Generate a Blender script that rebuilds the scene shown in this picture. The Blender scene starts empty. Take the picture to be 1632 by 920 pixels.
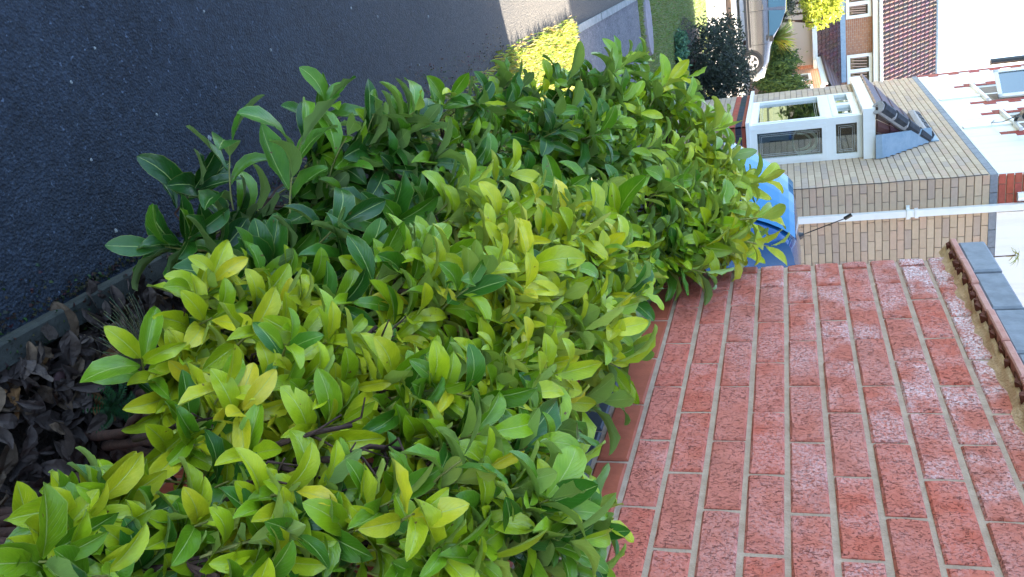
import bpy, math, random
from math import sin
import numpy as np
from mathutils import Vector, Matrix
R = math.radians
random.seed(7)
rnd = random.random
def uni(a, b): return a + (b - a) * random.random()
sc = bpy.context.scene
col = sc.collection
EYE = 1.5                      # every z below is measured from eye height; the ground is 1.5 m lower

# ------------------------------------------------------------------ camera (the photograph lies on its side)
th, ph, ro = R(22.089), R(18.906), R(-2.540)
Fv = Vector((math.sin(th)*math.cos(ph), math.cos(th)*math.cos(ph), -math.sin(ph)))
Rv = Vector((math.cos(th), -math.sin(th), 0)); Uv = Rv.cross(Fv)
R2 = Rv*math.cos(ro) + Uv*math.sin(ro); U2 = -Rv*math.sin(ro) + Uv*math.cos(ro)
cam = bpy.data.cameras.new('camera'); co = bpy.data.objects.new('camera', cam); col.objects.link(co)
co.matrix_world = Matrix(((U2.x, -R2.x, -Fv.x, 0), (U2.y, -R2.y, -Fv.y, 0), (U2.z, -R2.z, -Fv.z, EYE), (0, 0, 0, 1)))
cam.sensor_width = 36; cam.lens = 1335.1/1632*36; cam.clip_start = .05; cam.clip_end = 900
sc.camera = co
# ------------------------------------------------------------------ light
SUN_EL = R(22); sun_h = Vector((1, .27, 0)).normalized()
sund = Vector((sun_h.x*math.cos(SUN_EL), sun_h.y*math.cos(SUN_EL), math.sin(SUN_EL)))
w = bpy.data.worlds.new('World'); sc.world = w; w.use_nodes = True
nt = w.node_tree; bg = nt.nodes['Background']
sky = nt.nodes.new('ShaderNodeTexSky'); sky.sky_type = 'NISHITA'; sky.sun_disc = False
sky.sun_elevation = SUN_EL; sky.sun_rotation = math.atan2(sund.x, sund.y)
sky.air_density = .8; sky.dust_density = 2.6; sky.ozone_density = .5
nt.links.new(sky.outputs[0], bg.inputs[0]); bg.inputs[1].default_value = .10
sl = bpy.data.lights.new('sun', 'SUN'); sl.energy = 5.0; sl.angle = R(.5); sl.color = (1, .9, .74)
so = bpy.data.objects.new('sun', sl); col.objects.link(so); so.rotation_euler = sund.to_track_quat('Z', 'Y').to_euler()
sc.view_settings.view_transform = 'Standard'; sc.view_settings.look = 'None'; sc.view_settings.gamma = 1
sc.view_settings.exposure = 3.5

# ------------------------------------------------------------------ node helpers
def mat(name, color=(.5, .5, .5), rough=.6, spec=.5, metal=0.):
    m = bpy.data.materials.new(name); m.use_nodes = True
    b = m.node_tree.nodes['Principled BSDF']
    b.inputs['Base Color'].default_value = (*color, 1); b.inputs['Roughness'].default_value = rough
    b.inputs['Specular IOR Level'].default_value = spec; b.inputs['Metallic'].default_value = metal
    return m
class NB:
    def __init__(s, m): s.m = m; s.t = m.node_tree; s.b = s.t.nodes['Principled BSDF']; s.out = s.t.nodes['Material Output']
    def n(s, t, **k):
        x = s.t.nodes.new('ShaderNode'+t)
        for a, v in k.items():
            if a in x.inputs: x.inputs[a].default_value = v
            else: setattr(x, a, v)
        return x
    def l(s, a, b): s.t.links.new(a, b)
    def pos(s, scale=(1, 1, 1), loc=None):
        g = s.n('NewGeometry'); mp = s.n('Mapping'); mp.inputs['Scale'].default_value = scale
        s.l(g.outputs['Position'], mp.inputs[0])
        if loc is not None: s.l(loc, mp.inputs['Location'])
        return mp.outputs[0]
    def noise(s, vec, scale, detail=3, rough=.55, dist=0):
        x = s.n('TexNoise'); x.inputs['Scale'].default_value = scale; x.inputs['Detail'].default_value = detail
        x.inputs['Roughness'].default_value = rough; x.inputs['Distortion'].default_value = dist
        if vec is not None: s.l(vec, x.inputs['Vector'])
        return x.outputs[0]
    def vor(s, vec, scale, feat='F1', out=0, rand=1):
        x = s.n('TexVoronoi', feature=feat); x.inputs['Scale'].default_value = scale; x.inputs['Randomness'].default_value = rand
        if vec is not None: s.l(vec, x.inputs['Vector'])
        return x.outputs[out]
    def ramp(s, f, a, b, c0=(0, 0, 0, 1), c1=(1, 1, 1, 1)):
        r = s.n('ValToRGB'); r.color_ramp.elements[0].position = a; r.color_ramp.elements[1].position = b
        r.color_ramp.elements[0].color = c0; r.color_ramp.elements[1].color = c1
        s.l(f, r.inputs[0]); return r.outputs[0]
    def mix(s, fac, a, b, mode='MIX'):
        x = s.n('Mix', data_type='RGBA', blend_type=mode)
        for sock, v in ((x.inputs[0], fac), (x.inputs[6], a), (x.inputs[7], b)):
            if hasattr(v, 'links'): s.l(v, sock)
            elif isinstance(v, (int, float)): sock.default_value = v
            else: sock.default_value = (*v[:3], 1)
        return x.outputs[2]
    def math(s, op, a, b=None):
        x = s.n('Math', operation=op)
        for i, v in enumerate((a, b)):
            if v is None: continue
            if hasattr(v, 'links'): s.l(v, x.inputs[i])
            else: x.inputs[i].default_value = v
        return x.outputs[0]
    def bump(s, h, strength, dist, prev=None):
        x = s.n('Bump'); x.inputs['Strength'].default_value = strength; x.inputs['Distance'].default_value = dist
        s.l(h, x.inputs['Height'])
        if prev is not None: s.l(prev, x.inputs['Normal'])
        return x.outputs[0]
    def base(s, c): s.l(c, s.b.inputs['Base Color'])
    def normal(s, c): s.l(c, s.b.inputs['Normal'])
    def objcol(s): return s.n('ObjectInfo').outputs['Color']
    def attr(s, nm='tone'): a = s.n('Attribute', attribute_name=nm); return a.outputs['Color']
    def rand(s): return s.n('ObjectInfo').outputs['Random']
    def randvec(s):
        c = s.n('CombineXYZ'); r = s.math('MULTIPLY', s.rand(), 37.0)
        s.l(r, c.inputs[0]); s.l(r, c.inputs[1]); return c.outputs[0]

def m_asphalt(name, ca, cb, speck=.35, lit_far=False):
    m = mat(name, rough=.85, spec=.35); b = NB(m); p = b.pos()
    c = b.mix(b.ramp(b.noise(p, 3.2, 5, .6), .35, .7), ca, cb)
    c = b.mix(b.math('MULTIPLY', b.ramp(b.vor(p, 130, out=1), .55, .95), .55), c, tuple(x*2.0 for x in cb))
    c = b.mix(b.ramp(b.noise(p, 75, 2), .66, .75), c, tuple(min(1, x*3.2+.02) for x in cb))
    c = b.mix(b.math('MULTIPLY', b.ramp(b.noise(p, 26, 4, .7), .5, .62), .5), c, tuple(x*.45 for x in ca))
    if lit_far:      # colour painted paler towards the far end, standing in for brighter light there
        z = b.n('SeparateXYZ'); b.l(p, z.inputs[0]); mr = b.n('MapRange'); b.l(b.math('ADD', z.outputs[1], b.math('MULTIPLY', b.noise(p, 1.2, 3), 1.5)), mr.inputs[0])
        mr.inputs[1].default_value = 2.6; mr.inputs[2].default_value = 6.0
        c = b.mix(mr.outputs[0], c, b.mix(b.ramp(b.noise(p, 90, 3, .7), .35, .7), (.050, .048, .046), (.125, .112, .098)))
    b.base(c)
    n1 = b.bump(b.vor(p, 150), .8, .004); n2 = b.bump(b.noise(p, 60, 4, .7), .6, .005, n1)
    b.normal(n2); return m
def m_soft(name, ca, cb, scale=6, rough=.8, bs=60, bd=.004, bst=.5, spec=.4, dist=0):
    m = mat(name, rough=rough, spec=spec); b = NB(m); p = b.pos()
    b.base(b.mix(b.ramp(b.noise(p, scale, 5, .6, dist), .3, .72), ca, cb))
    b.normal(b.bump(b.noise(p, bs, 4, .65), bst, bd)); return m
def m_rustic(single=True):
    m = mat('rustic_brick', rough=.85, spec=.25); b = NB(m); p = b.pos(); r = b.rand()
    c = b.mix(r, (.56, .125, .078), (.50, .155, .11))
    c = b.mix(b.ramp(b.noise(p, 22, 4, .7), .4, .75), c, (.64, .20, .14))
    # efflorescence: white bloom in patches that sits on the high grain
    big = b.ramp(b.noise(b.pos(loc=b.randvec()), 9, 3, .6), .40, .60)
    z = b.n('SeparateXYZ'); g = b.n('NewGeometry'); b.l(g.outputs['Position'], z.inputs[0])
    mr = b.n('MapRange'); b.l(z.outputs[2], mr.inputs[0]); mr.inputs[1].default_value = 1.35; mr.inputs[2].default_value = 1.9; mr.inputs[3].default_value = .25; mr.inputs[4].default_value = 1.1
    my = b.n('MapRange'); b.l(z.outputs[1], my.inputs[0]); my.inputs[1].default_value = 1.2; my.inputs[2].default_value = 2.3; my.inputs[3].default_value = .55; my.inputs[4].default_value = 1.1
    fine = b.ramp(b.noise(b.pos((1, .8, 1.2)), 170, 3, .7), .36, .62)
    rb = b.n('MapRange'); b.l(b.math('FRACT', b.math('MULTIPLY', r, 7.31)), rb.inputs[0]); rb.inputs[3].default_value = .35; rb.inputs[4].default_value = 1.5
    f = b.math('MULTIPLY', b.math('MULTIPLY', b.math('MULTIPLY', b.math('MULTIPLY', big, fine), rb.outputs[0]), mr.outputs[0]), my.outputs[0])
    f = b.math('MINIMUM', f, 1.0)
    c = b.mix(b.math('MULTIPLY', f, .85), c, (.84, .70, .70))
    # dark drag flakes: short crescents torn in the clay, thicker here and thinner there
    fl = b.noise(b.pos((1, 1.25, .7)), 170, 3, .6, 1.1); dens = b.ramp(b.noise(b.pos(loc=b.randvec()), 12, 2), .3, .7)
    fk = b.math('MULTIPLY', b.ramp(fl, .56, .625), b.math('ADD', b.math('MULTIPLY', dens, .7), .3))
    c = b.mix(b.math('MULTIPLY', fk, .55), c, (.20, .04, .032)); b.base(c)
    n1 = b.bump(fk, 1, -.006); n2 = b.bump(b.noise(p, 60, 4, .65), .6, .004, n1)
    b.normal(n2); return m
def m_smoothbrick(name, ca, cb, rough=.6):
    m = mat(name, rough=rough, spec=.4); b = NB(m); p = b.pos()
    c = b.mix(b.rand(), ca, cb); c = b.mix(b.ramp(b.noise(p, 30, 4), .35, .8), c, tuple(x*1.25 for x in cb)); b.base(c)
    b.normal(b.bump(b.noise(p, 120, 4), .35, .002)); return m
def m_tone(name, src, rough=.75, amp=.35, scale=20, bs=150, bd=.002):
    m = mat(name, rough=rough, spec=.3); b = NB(m); p = b.pos()
    c = b.objcol() if src == 'obj' else b.attr()
    d = b.mix(1, c, (1-amp,)*3, 'MULTIPLY'); b.base(b.mix(b.ramp(b.noise(p, scale, 4, .6), .3, .7), d, c))
    b.normal(b.bump(b.noise(p, bs, 3), .5, bd)); return m
def m_leaf(name, src):
    m = mat(name, rough=.30, spec=.5); b = NB(m)
    c = b.objcol() if src == 'obj' else b.attr()
    uv = b.n('UVMap').outputs[0]; sp = b.n('SeparateXYZ'); b.l(uv, sp.inputs[0])
    au = b.math('ABSOLUTE', b.math('SUBTRACT', sp.outputs[0], .5))          # 0 at midrib, .5 at the edge
    v = sp.outputs[1]
    off = b.randvec() if src == 'obj' else None
    pn = b.noise(b.pos((1, 1, 1), off), 28, 3, .6); pf = b.noise(b.pos(), 160, 2)
    c = b.mix(b.ramp(pn, .3, .75), b.mix(1, c, (.62, .74, .6), 'MULTIPLY'), c)
    # side veins sweep forward from the midrib
    ph_ = b.math('SUBTRACT', b.math('MULTIPLY', v, 62.0), b.math('MULTIPLY', au, 46.0))
    vein = b.ramp(b.math('SINE', ph_), .86, 1.0)
    c = b.mix(b.math('MULTIPLY', vein, .22), c, b.mix(1, c, (1.5, 1.35, 1.3), 'MULTIPLY'))
    edge = b.ramp(au, .462, .5)
    c = b.mix(b.math('MULTIPLY', edge, .28), c, (.55, .55, .14))
    rib = b.ramp(au, .008, .026, (1, 1, 1, 1), (0, 0, 0, 1))
    c = b.mix(b.math('MULTIPLY', rib, .75), c, (.46, .56, .17))
    spot = b.ramp(b.noise(b.pos((1, 1, 1), off), 50, 3, .6), .70, .73)
    c = b.mix(spot, c, (.16, .08, .025))
    g = b.n('NewGeometry')
    c = b.mix(b.math('MULTIPLY', g.outputs['Backfacing'], .5), c, (.33, .42, .17))
    b.base(c)
    h = b.math('SUBTRACT', b.math('MULTIPLY', pf, .25), b.math('MULTIPLY', b.math('ADD', vein, b.math('MULTIPLY', rib, 1.3)), .5))
    nn = b.bump(h, .5, .0016); b.normal(nn)
    tr = b.n('BsdfTranslucent'); b.l(b.mix(1, c, (1.15, 1.2, .5), 'MULTIPLY'), tr.inputs[0])
    mx = b.n('MixShader'); mx.inputs[0].default_value = .2
    b.l(b.b.outputs[0], mx.inputs[1]); b.l(tr.outputs[0], mx.inputs[2]); b.l(mx.outputs[0], b.out.inputs[0])
    return m
def m_foliage(name, rough=.6, trans=.3):
    m = mat(name, rough=rough, spec=.3); b = NB(m); c = b.attr(); b.base(c)
    tr = b.n('BsdfTranslucent'); b.l(c, tr.inputs[0]); mx = b.n('MixShader'); mx.inputs[0].default_value = trans
    b.l(b.b.outputs[0], mx.inputs[1]); b.l(tr.outputs[0], mx.inputs[2]); b.l(mx.outputs[0], b.out.inputs[0]); return m
def m_glass(name, tint=(.75, .8, .8), f=.12):
    m = mat(name); b = NB(m)
    g = b.n('BsdfGlossy'); g.inputs['Roughness'].default_value = .02; g.inputs[0].default_value = (.95, .97, 1, 1)
    t = b.n('BsdfTransparent'); t.inputs[0].default_value = (*tint, 1)
    fr = b.n('Fresnel'); fr.inputs[0].default_value = 1.5
    mx = b.n('MixShader'); b.l(b.math('ADD', fr.outputs[0], f), mx.inputs[0]); b.l(t.outputs[0], mx.inputs[1]); b.l(g.outputs[0], mx.inputs[2])
    b.l(mx.outputs[0], b.out.inputs[0]); return m

M = {}
M['asphalt'] = m_asphalt('asphalt', (.0085, .014, .023), (.019, .028, .042), lit_far=True)
M['tarmac'] = m_asphalt('tarmac', (.09, .095, .11), (.13, .135, .15), .2)
M['concrete'] = m_soft('concrete', (.24, .23, .2), (.38, .36, .32), 14, .9, 90, .003)
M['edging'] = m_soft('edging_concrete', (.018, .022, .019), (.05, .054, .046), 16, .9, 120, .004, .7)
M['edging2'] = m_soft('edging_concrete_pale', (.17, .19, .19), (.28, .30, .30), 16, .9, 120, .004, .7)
M['slab'] = m_soft('drive_slab', (.50, .46, .40), (.62, .58, .52), 2, .9, 40, .003)
M['soil'] = m_soft('soil', (.018, .014, .011), (.045, .033, .024), 18, .95, 60, .02, 1)
M['lawn'] = m_soft('lawn_soil', (.09, .13, .035), (.17, .20, .07), 2.5, .95, 80, .02, .8)
M['land'] = m_soft('land_grass', (.06, .09, .03), (.12, .14, .05), .3, .95, 10, .02, .6)
M['rustic'] = m_rustic()
M['redsmooth'] = m_smoothbrick('smooth_red_brick', (.30, .065, .03), (.36, .085, .042))
M['bluesmooth'] = m_smoothbrick('blue_engineering_brick', (.035, .045, .06), (.06, .072, .09), .45)
M['blueslate'] = m_smoothbrick('blue_coping_brick', (.15, .17, .20), (.20, .225, .26), .6)
M['mortar'] = m_soft('mortar', (.37, .255, .18), (.52, .38, .28), 25, .95, 160, .003, .8)
M['mortar_dark'] = m_soft('mortar_dark', (.21, .175, .145), (.29, .245, .205), 25, .95, 160, .003, .6)
M['mortar_sand'] = m_soft('mortar_sand', (.66, .41, .23), (.80, .56, .36), 22, .95, 90, .006, 1)
M['tile_pink'] = m_soft('creasing_tile', (.50, .22, .17), (.62, .33, .27), 30, .85, 120, .003)
M['nib'] = m_soft('tile_nib', (.10, .032, .02), (.19, .06, .038), 40, .9, 90, .006, 1)
M['tan_one'] = m_tone('buff_brick', 'obj', .8, .1, 22)
M['tan_many'] = m_tone('buff_brick_mass', 'attr', .8, .1, 22)
M['tile_many'] = m_tone('roof_tile', 'attr', .42, .35, 6)
M['white'] = mat('white_pvc', rough=.32, spec=.5); b_ = NB(M['white']); b_.base(b_.mix(b_.math('MULTIPLY', b_.ramp(b_.noise(b_.pos((1, 1, .4)), 9, 5, .65), .5, .85), .4), (.82, .84, .83), (.58, .57, .50)))
M['render'] = mat('white_render', rough=.9); b_ = NB(M['render'])
b_.base(b_.mix(b_.math('MULTIPLY', b_.ramp(b_.noise(b_.pos((6, 6, .7)), 1.6, 5, .6), .5, .8), .5), (.84, .85, .84), (.60, .59, .54))); b_.normal(b_.bump(b_.noise(b_.pos(), 60, 4), .4, .003))
M['lead'] = m_soft('lead_flashing', (.22, .32, .42), (.32, .42, .52), 9, .5, 30, .006, .6)
M['redcorner'] = m_tone('red_quoin', 'attr', .8, .3, 20)
M['black'] = mat('black_plastic', (.012, .013, .016), .4)
M['darkroom'] = m_soft('dark_room', (.015, .02, .014), (.07, .075, .035), 9, .9)
M['glass'] = m_glass('window_glass', (.78, .84, .78), .17)
M['leadline'] = mat('lead_came', (.55, .58, .56), .4)
M['curtain'] = mat('net_curtain', (.75, .74, .7), .9)
M['redcloth'] = mat('red_cloth', (.55, .07, .05), .8)
M['leaf'] = m_leaf('laurel_leaf', 'obj'); M['leafs'] = m_leaf('laurel_leaf_mass', 'attr')
M['bark'] = m_soft('laurel_bark', (.04, .02, .015), (.10, .05, .035), 40, .8, 120, .003, .8)
M['stem'] = m_soft('green_stem', (.22, .20, .06), (.32, .33, .09), 40, .5)
M['litter'] = m_tone('dead_leaf', 'obj', .8, .45, 60, 120, .004)
M['litters'] = m_tone('dead_leaf_mass', 'attr', .8, .45, 60, 120, .004)
M['fol'] = m_foliage('foliage'); M['grass'] = m_foliage('grass_blades', .55, .4)
M['carblue'] = mat('blue_car_paint', (.008, .085, .26), .16, .6, .35)
M['carsilver'] = mat('silver_car_paint', (.13, .135, .145), .2, .6, .7)
for k in ('carblue', 'carsilver'): M[k].node_tree.nodes['Principled BSDF'].inputs['Coat Weight'].default_value = .8
M['carglass'] = mat('car_glass', (.02, .07, .10), .04, .8)
M['carglass'].node_tree.nodes['Principled BSDF'].inputs['Coat Weight'].default_value = 1
M['rearglass'] = mat('tinted_rear_glass', (.02, .19, .36), .10, .7, .5); M['tyre'] = mat('tyre', (.015, .015, .015), .8); M['alloy'] = mat('alloy_wheel', (.55, .55, .56), .3, .5, .8)
M['chrome'] = mat('headlamp', (.75, .78, .8), .08, .8, .3)
M['bluepot'] = mat('blue_pot', (.06, .16, .32), .4)

# ------------------------------------------------------------------ mesh helpers
org = {}
class MB:
    def __init__(s): s.v = []; s.f = []; s.c = []; s.uv = []
    def face(s, idx, tone=None): s.f.append(idx); s.c.append(tone)
    def poly(s, pts, tone=None):
        n = len(s.v); s.v += [tuple(p) for p in pts]; s.face(tuple(range(n, n+len(pts))), tone)
    def box(s, x0, x1, y0, y1, z0, z1, tone=None):
        n = len(s.v)
        s.v += [(x0,y0,z0),(x1,y0,z0),(x1,y1,z0),(x0,y1,z0),(x0,y0,z1),(x1,y0,z1),(x1,y1,z1),(x0,y1,z1)]
        for q in ((0,3,2,1),(4,5,6,7),(0,1,5,4),(1,2,6,5),(2,3,7,6),(3,0,4,7)): s.face(tuple(n+i for i in q), tone)
    def brick(s, face, a0, a1, z0, z1, axis, ch=.004, depth=.03, tone=None, out=0.):
        """one chamfered brick; axis 'x' = wall facing -X (a along Y), 'y' = wall facing -Y (a along X)"""
        def P(a, z, d): return (face+d, a, z) if axis == 'x' else (a, face+d, z)
        n = len(s.v); f = -out
        for d, i in ((depth, 0), (f+ch, 0), (f, ch)):
            for a, z in ((a0+i, z0+i), (a1-i, z0+i), (a1-i, z1-i), (a0+i, z1-i)): s.v.append(P(a, z, d))
        for k in (0, 4):
            for i in range(4):
                j = (i+1) % 4; q = (n+k+i, n+k+j, n+k+4+j, n+k+4+i)
                s.face(q[::-1] if axis == 'y' else q, tone)
        q = (n+8, n+9, n+10, n+11); s.face(q if axis == 'y' else q[::-1], tone)
    def tube(s, path, rad, n=6, tone=None, cap=True):
        path = [Vector(p) for p in path]; rings = []
        for i, p in enumerate(path):
            t = (path[min(i+1, len(path)-1)] - path[max(i-1, 0)])
            if t.length < 1e-9: t = Vector((0, 0, 1))
            t.normalize(); a = t.cross(Vector((0, 0, 1)) if abs(t.z) < .9 else Vector((1, 0, 0))).normalized(); b = t.cross(a)
            r = rad[i] if hasattr(rad, '__len__') else rad
            k = len(s.v)
            for j in range(n):
                an = 2*math.pi*j/n; q = p + a*(r*math.cos(an)) + b*(r*math.sin(an)); s.v.append(tuple(q))
            rings.append(k)
        for r0, r1 in zip(rings, rings[1:]):
            for j in range(n): s.face((r0+j, r0+(j+1) % n, r1+(j+1) % n, r1+j), tone)
        if cap: s.face(tuple(rings[0]+j for j in range(n))[::-1], tone); s.face(tuple(rings[-1]+j for j in range(n)), tone)
    def disc(s, c, ax, r, h, n=20, tone=None):
        ax = Vector(ax).normalized(); c = Vector(c); s.tube([c-ax*h/2, c+ax*h/2], r, n, tone)
    def build(s, name, m, parent=None, smooth=False, stuff=False, label=None, cat=None, group=None, kind=None):
        o0 = org[parent.name] if parent is not None else Vector((0, 0, 0))
        me = bpy.data.meshes.new(name)
        zo = EYE
        me.from_pydata([(x-o0.x, y-o0.y, z+zo-o0.z) for x, y, z in s.v], [], s.f)
        if any(c is not None for c in s.c):
            at = me.attributes.new('tone', 'FLOAT_COLOR', 'FACE')
            arr = np.ones((len(s.f), 4), np.float32); arr[:, :3] = [c if c is not None else (.5, .5, .5) for c in s.c]
            at.data.foreach_set('color', arr.ravel())
        if s.uv:
            ul = me.uv_layers.new(name='UVMap'); ul.data.foreach_set('uv', np.array(s.uv, np.float32).ravel())
        me.materials.append(m)
        if smooth: me.polygons.foreach_set('use_smooth', [True]*len(me.polygons))
        me.update()
        o = bpy.data.objects.new(name, me); col.objects.link(o)
        if parent is not None: o.parent = parent; org[o.name] = o0
        else: org[o.name] = Vector((0, 0, 0))
        if stuff: o['kind'] = 'stuff'
        if kind: o['kind'] = kind
        if label: o['label'] = label
        if cat: o['category'] = cat
        if group: o['group'] = group
        return o
def thing(name, label, cat, x, y, z=-1.5, group=None):
    o = bpy.data.objects.new(name, None); col.objects.link(o); o.location = (x, y, z+EYE); o.empty_display_size = .2
    o['label'] = label; o['category'] = cat
    if group: o['group'] = group
    org[o.name] = Vector((x, y, z+EYE)); return o
def inst(name, me, parent, loc, mtx=None, color=None):
    """a part that shares mesh data; loc is eye-relative world position"""
    o = bpy.data.objects.new(name, me); col.objects.link(o); o0 = org[parent.name] if parent is not None else Vector((0,0,0))
    L = Vector((loc[0], loc[1], loc[2]+EYE)) - o0
    if mtx is None: o.location = L
    else: o.matrix_local = Matrix.Translation(L) @ mtx
    if parent is not None: o.parent = parent; org[o.name] = o0
    if mtx is not None: o.matrix_local = Matrix.Translation(L) @ mtx
    if color is not None: o.color = (*color, 1)
    return o
def sheet(name, pts, m, z=-1.5, parent=None, **k):
    b = MB(); b.poly([(x, y, z) for x, y in pts]); return b.build(name, m, parent, kind='structure', **k)

# ------------------------------------------------------------------ the ground
sheet('ground', [(-400, -400), (400, -400), (400, 400), (-400, 400)], M['land'], -1.53)
b = MB()
nx, ny = 60, 90      # driveway, gently uneven
xs = np.linspace(-9, .517, nx); ys = np.linspace(-3, 34, ny)
for y in ys:
    for x in xs: b.v.append((x, y, -1.5 + .004*math.sin(x*3.1+y)*math.cos(y*1.7)))
for j in range(ny-1):
    for i in range(nx-1): n = j*nx+i; b.face((n, n+1, n+nx+1, n+nx))
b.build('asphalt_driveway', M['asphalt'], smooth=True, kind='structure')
sheet('bed_soil', [(.5, -1), (1.2, -1), (1.2, 2.5), (1.2, 3.0), (.5, 3.0)], M['soil'], -1.515)
sheet('verge_soil', [(.44, 3.0), (3.2, 3.0), (3.2, 6.36), (.56, 6.36), (.50, 3.3)], M['lawn'], -1.506)
sheet('tarmac_path', [(.56, 6.32), (9, 6.32), (9, 9.36), (.56, 9.36)], M['tarmac'], -1.496)
sheet('lawn', [(.5, 9.36), (9, 9.36), (9, 17.7), (.5, 17.7)], M['lawn'], -1.5)
sheet('planting_bed', [(1.28, 12.2), (2.95, 11.7), (2.95, 16.2), (1.6, 15.8), (1.15, 13.6)], M['soil'], -1.49)
sheet('paved_drive', [(-6, 17.7), (16, 17.7), (16, 23.5), (-6, 23.5)], M['slab'], -1.494)
sheet('parking_forecourt', [(-6, 23.62), (16, 23.62), (16, 36), (-6, 36)], M['slab'], -1.44)
# thin concrete edging along the driveway, in lengths
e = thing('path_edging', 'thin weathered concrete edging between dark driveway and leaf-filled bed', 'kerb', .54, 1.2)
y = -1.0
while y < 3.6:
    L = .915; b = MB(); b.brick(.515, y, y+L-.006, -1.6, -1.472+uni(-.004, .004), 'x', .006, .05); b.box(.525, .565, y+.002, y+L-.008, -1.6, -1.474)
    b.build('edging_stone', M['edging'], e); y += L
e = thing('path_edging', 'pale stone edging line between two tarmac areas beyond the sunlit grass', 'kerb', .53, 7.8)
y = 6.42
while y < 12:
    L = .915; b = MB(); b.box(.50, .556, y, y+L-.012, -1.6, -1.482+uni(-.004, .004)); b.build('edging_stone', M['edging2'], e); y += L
b = MB(); b.box(-6, 4.4, 23.5, 23.62, -1.6, -1.36)
b.build('drive_kerb', M['redcorner'], kind='structure')
bpy.data.objects['drive_kerb'].data.materials[0] = m_soft('kerb_brown', (.10, .07, .05), (.16, .11, .08))
# flat stone let into the verge
b = MB(); ring = [(.86+.36*math.cos(a)*(1+.05*math.sin(3*a)), 9.86+.22*math.sin(a)) for a in np.linspace(0, 2*math.pi, 22)[:-1]]
n = len(ring); b.v += [(x, y, -1.5) for x, y in ring] + [(.86+(x-.86)*.95, 9.86+(y-9.86)*.93, -1.465) for x, y in ring]
for i in range(n): b.face((i, (i+1) % n, n+(i+1) % n, n+i))
b.face(tuple(range(n, 2*n)))
b.build('stepping_stone', m_soft('grey_stone', (.16, .15, .17), (.24, .22, .25), 20), label='oval grey stone set in the grass verge beside the tarmac', cat='stone')

# small stones and twigs on the driveway
g = 'pale pebbles scattered on the asphalt'
for i, (x, y, s) in enumerate([(.30,1.92,.006),(.12,2.32,.004),(.02,1.62,.003),(.28,2.62,.003),(.20,1.75,.003),(-.02,2.05,.003),(.36,2.45,.003),(.10,3.1,.004),(.33,3.4,.004),(.42,1.50,.004),(.25,1.50,.003),(.08,1.52,.003),(.05,2.9,.004),(.15,3.6,.005)]):
    b = MB(); k = 7
    for zz, rr in ((0, 1), (.7, .8)):
        for j in range(k): a = 2*math.pi*j/k; q = s*rr*uni(.75, 1.2); b.v.append((x+q*math.cos(a)*1.3, y+q*math.sin(a), -1.497+s*zz))
    for j in range(k): b.face((j, (j+1) % k, k+(j+1) % k, k+j))
    b.face(tuple(range(k, 2*k))); b.build('pebble', M['edging2'], label='tiny pale pebble lying on the dark asphalt drive', cat='pebble', group=g)
def twig(pts, r, label, mm):
    b = MB(); b.tube(pts, r, 5); b.build('twig', mm, label=label, cat='twig', smooth=True)
twig([(.32,2.36,-1.492),(.345,2.42,-1.488),(.375,2.46,-1.491),(.40,2.56,-1.49),(.385,2.70,-1.492)], .0022, 'thin dark curved twig on asphalt beside the dark green laurel', M['bark'])

# ------------------------------------------------------------------ near brick wall (facing the drive)
def brick_variants(L, H, axis, n=6, jit=.0015, nx=4, nz=2, ch=.004, depth=.1, name='brick_mesh', m=None):
    out = []
    for k in range(n):
        b = MB(); g = []
        for i in range(nx+1):
            for j in range(nz+1):
                a = ch + (L-2*ch)*i/nx; z = ch+(H-2*ch)*j/nz
                d = uni(-jit, jit)
                if i in (0, nx): a += uni(-.0015, .0015)
                if j in (0, nz): z += uni(-.0012, .0012)
                g.append((a, z, d))
        def PP(a, z, d): return (d, a-L/2, z-H/2) if axis == 'x' else (a-L/2, d, z-H/2)
        for a, z, d in g: b.v.append(PP(a, z, d))
        def idx(i, j): return i*(nz+1)+j
        fl = (lambda q: q) if axis == 'y' else (lambda q: q[::-1])
        for i in range(nx):
            for j in range(nz): b.face(fl((idx(i, j), idx(i+1, j), idx(i+1, j+1), idx(i, j+1))))
        border = [idx(i, 0) for i in range(nx+1)] + [idx(nx, j) for j in range(1, nz+1)] + [idx(i, nz) for i in range(nx-1, -1, -1)] + [idx(0, j) for j in range(nz-1, 0, -1)]
        # chamfer ring then back ring
        n0 = len(b.v)
        for r_, dd in ((0, ch), (1, depth)):
            for q in border:
                a, z, d = g[q]; a = 0 if a < L*.03 else (L if a > L*.97 else a); z = 0 if z < H*.1 else (H if z > H*.9 else z)
                b.v.append(PP(a, z, dd))
        nb = len(border)
        for i in range(nb):
            j = (i+1) % nb
            b.face(fl((border[j], border[i], n0+i, n0+j))); b.face(fl((n0+j, n0+i, n0+nb+i, n0+nb+j)))
        me = bpy.data.meshes.new(name); me.from_pydata(b.v, [], b.f); me.materials.append(m); me.update(); out.append(me)
    return out
WX, J0, WEND = .954, -.335, 2.44
wall = thing('garage_wall', 'pink red rustic brick wall with white bloom and blue coping beside the laurel hedge', 'wall', 1.05, 1.0)
b = MB(); b.box(WX+.0055, 1.17, -1.6, WEND-.006, -1.5, .42); b.build('mortar_core', M['mortar'], wall)
HL = {}
def half(kind, m, L):
    key = (kind, round(L, 3))
    if key not in HL: HL[key] = brick_variants(L, .0640, 'x', 5 if L > .2 else 3, .0018 if kind == 'r' else .0006, m=m)
    return random.choice(HL[key])
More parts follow.
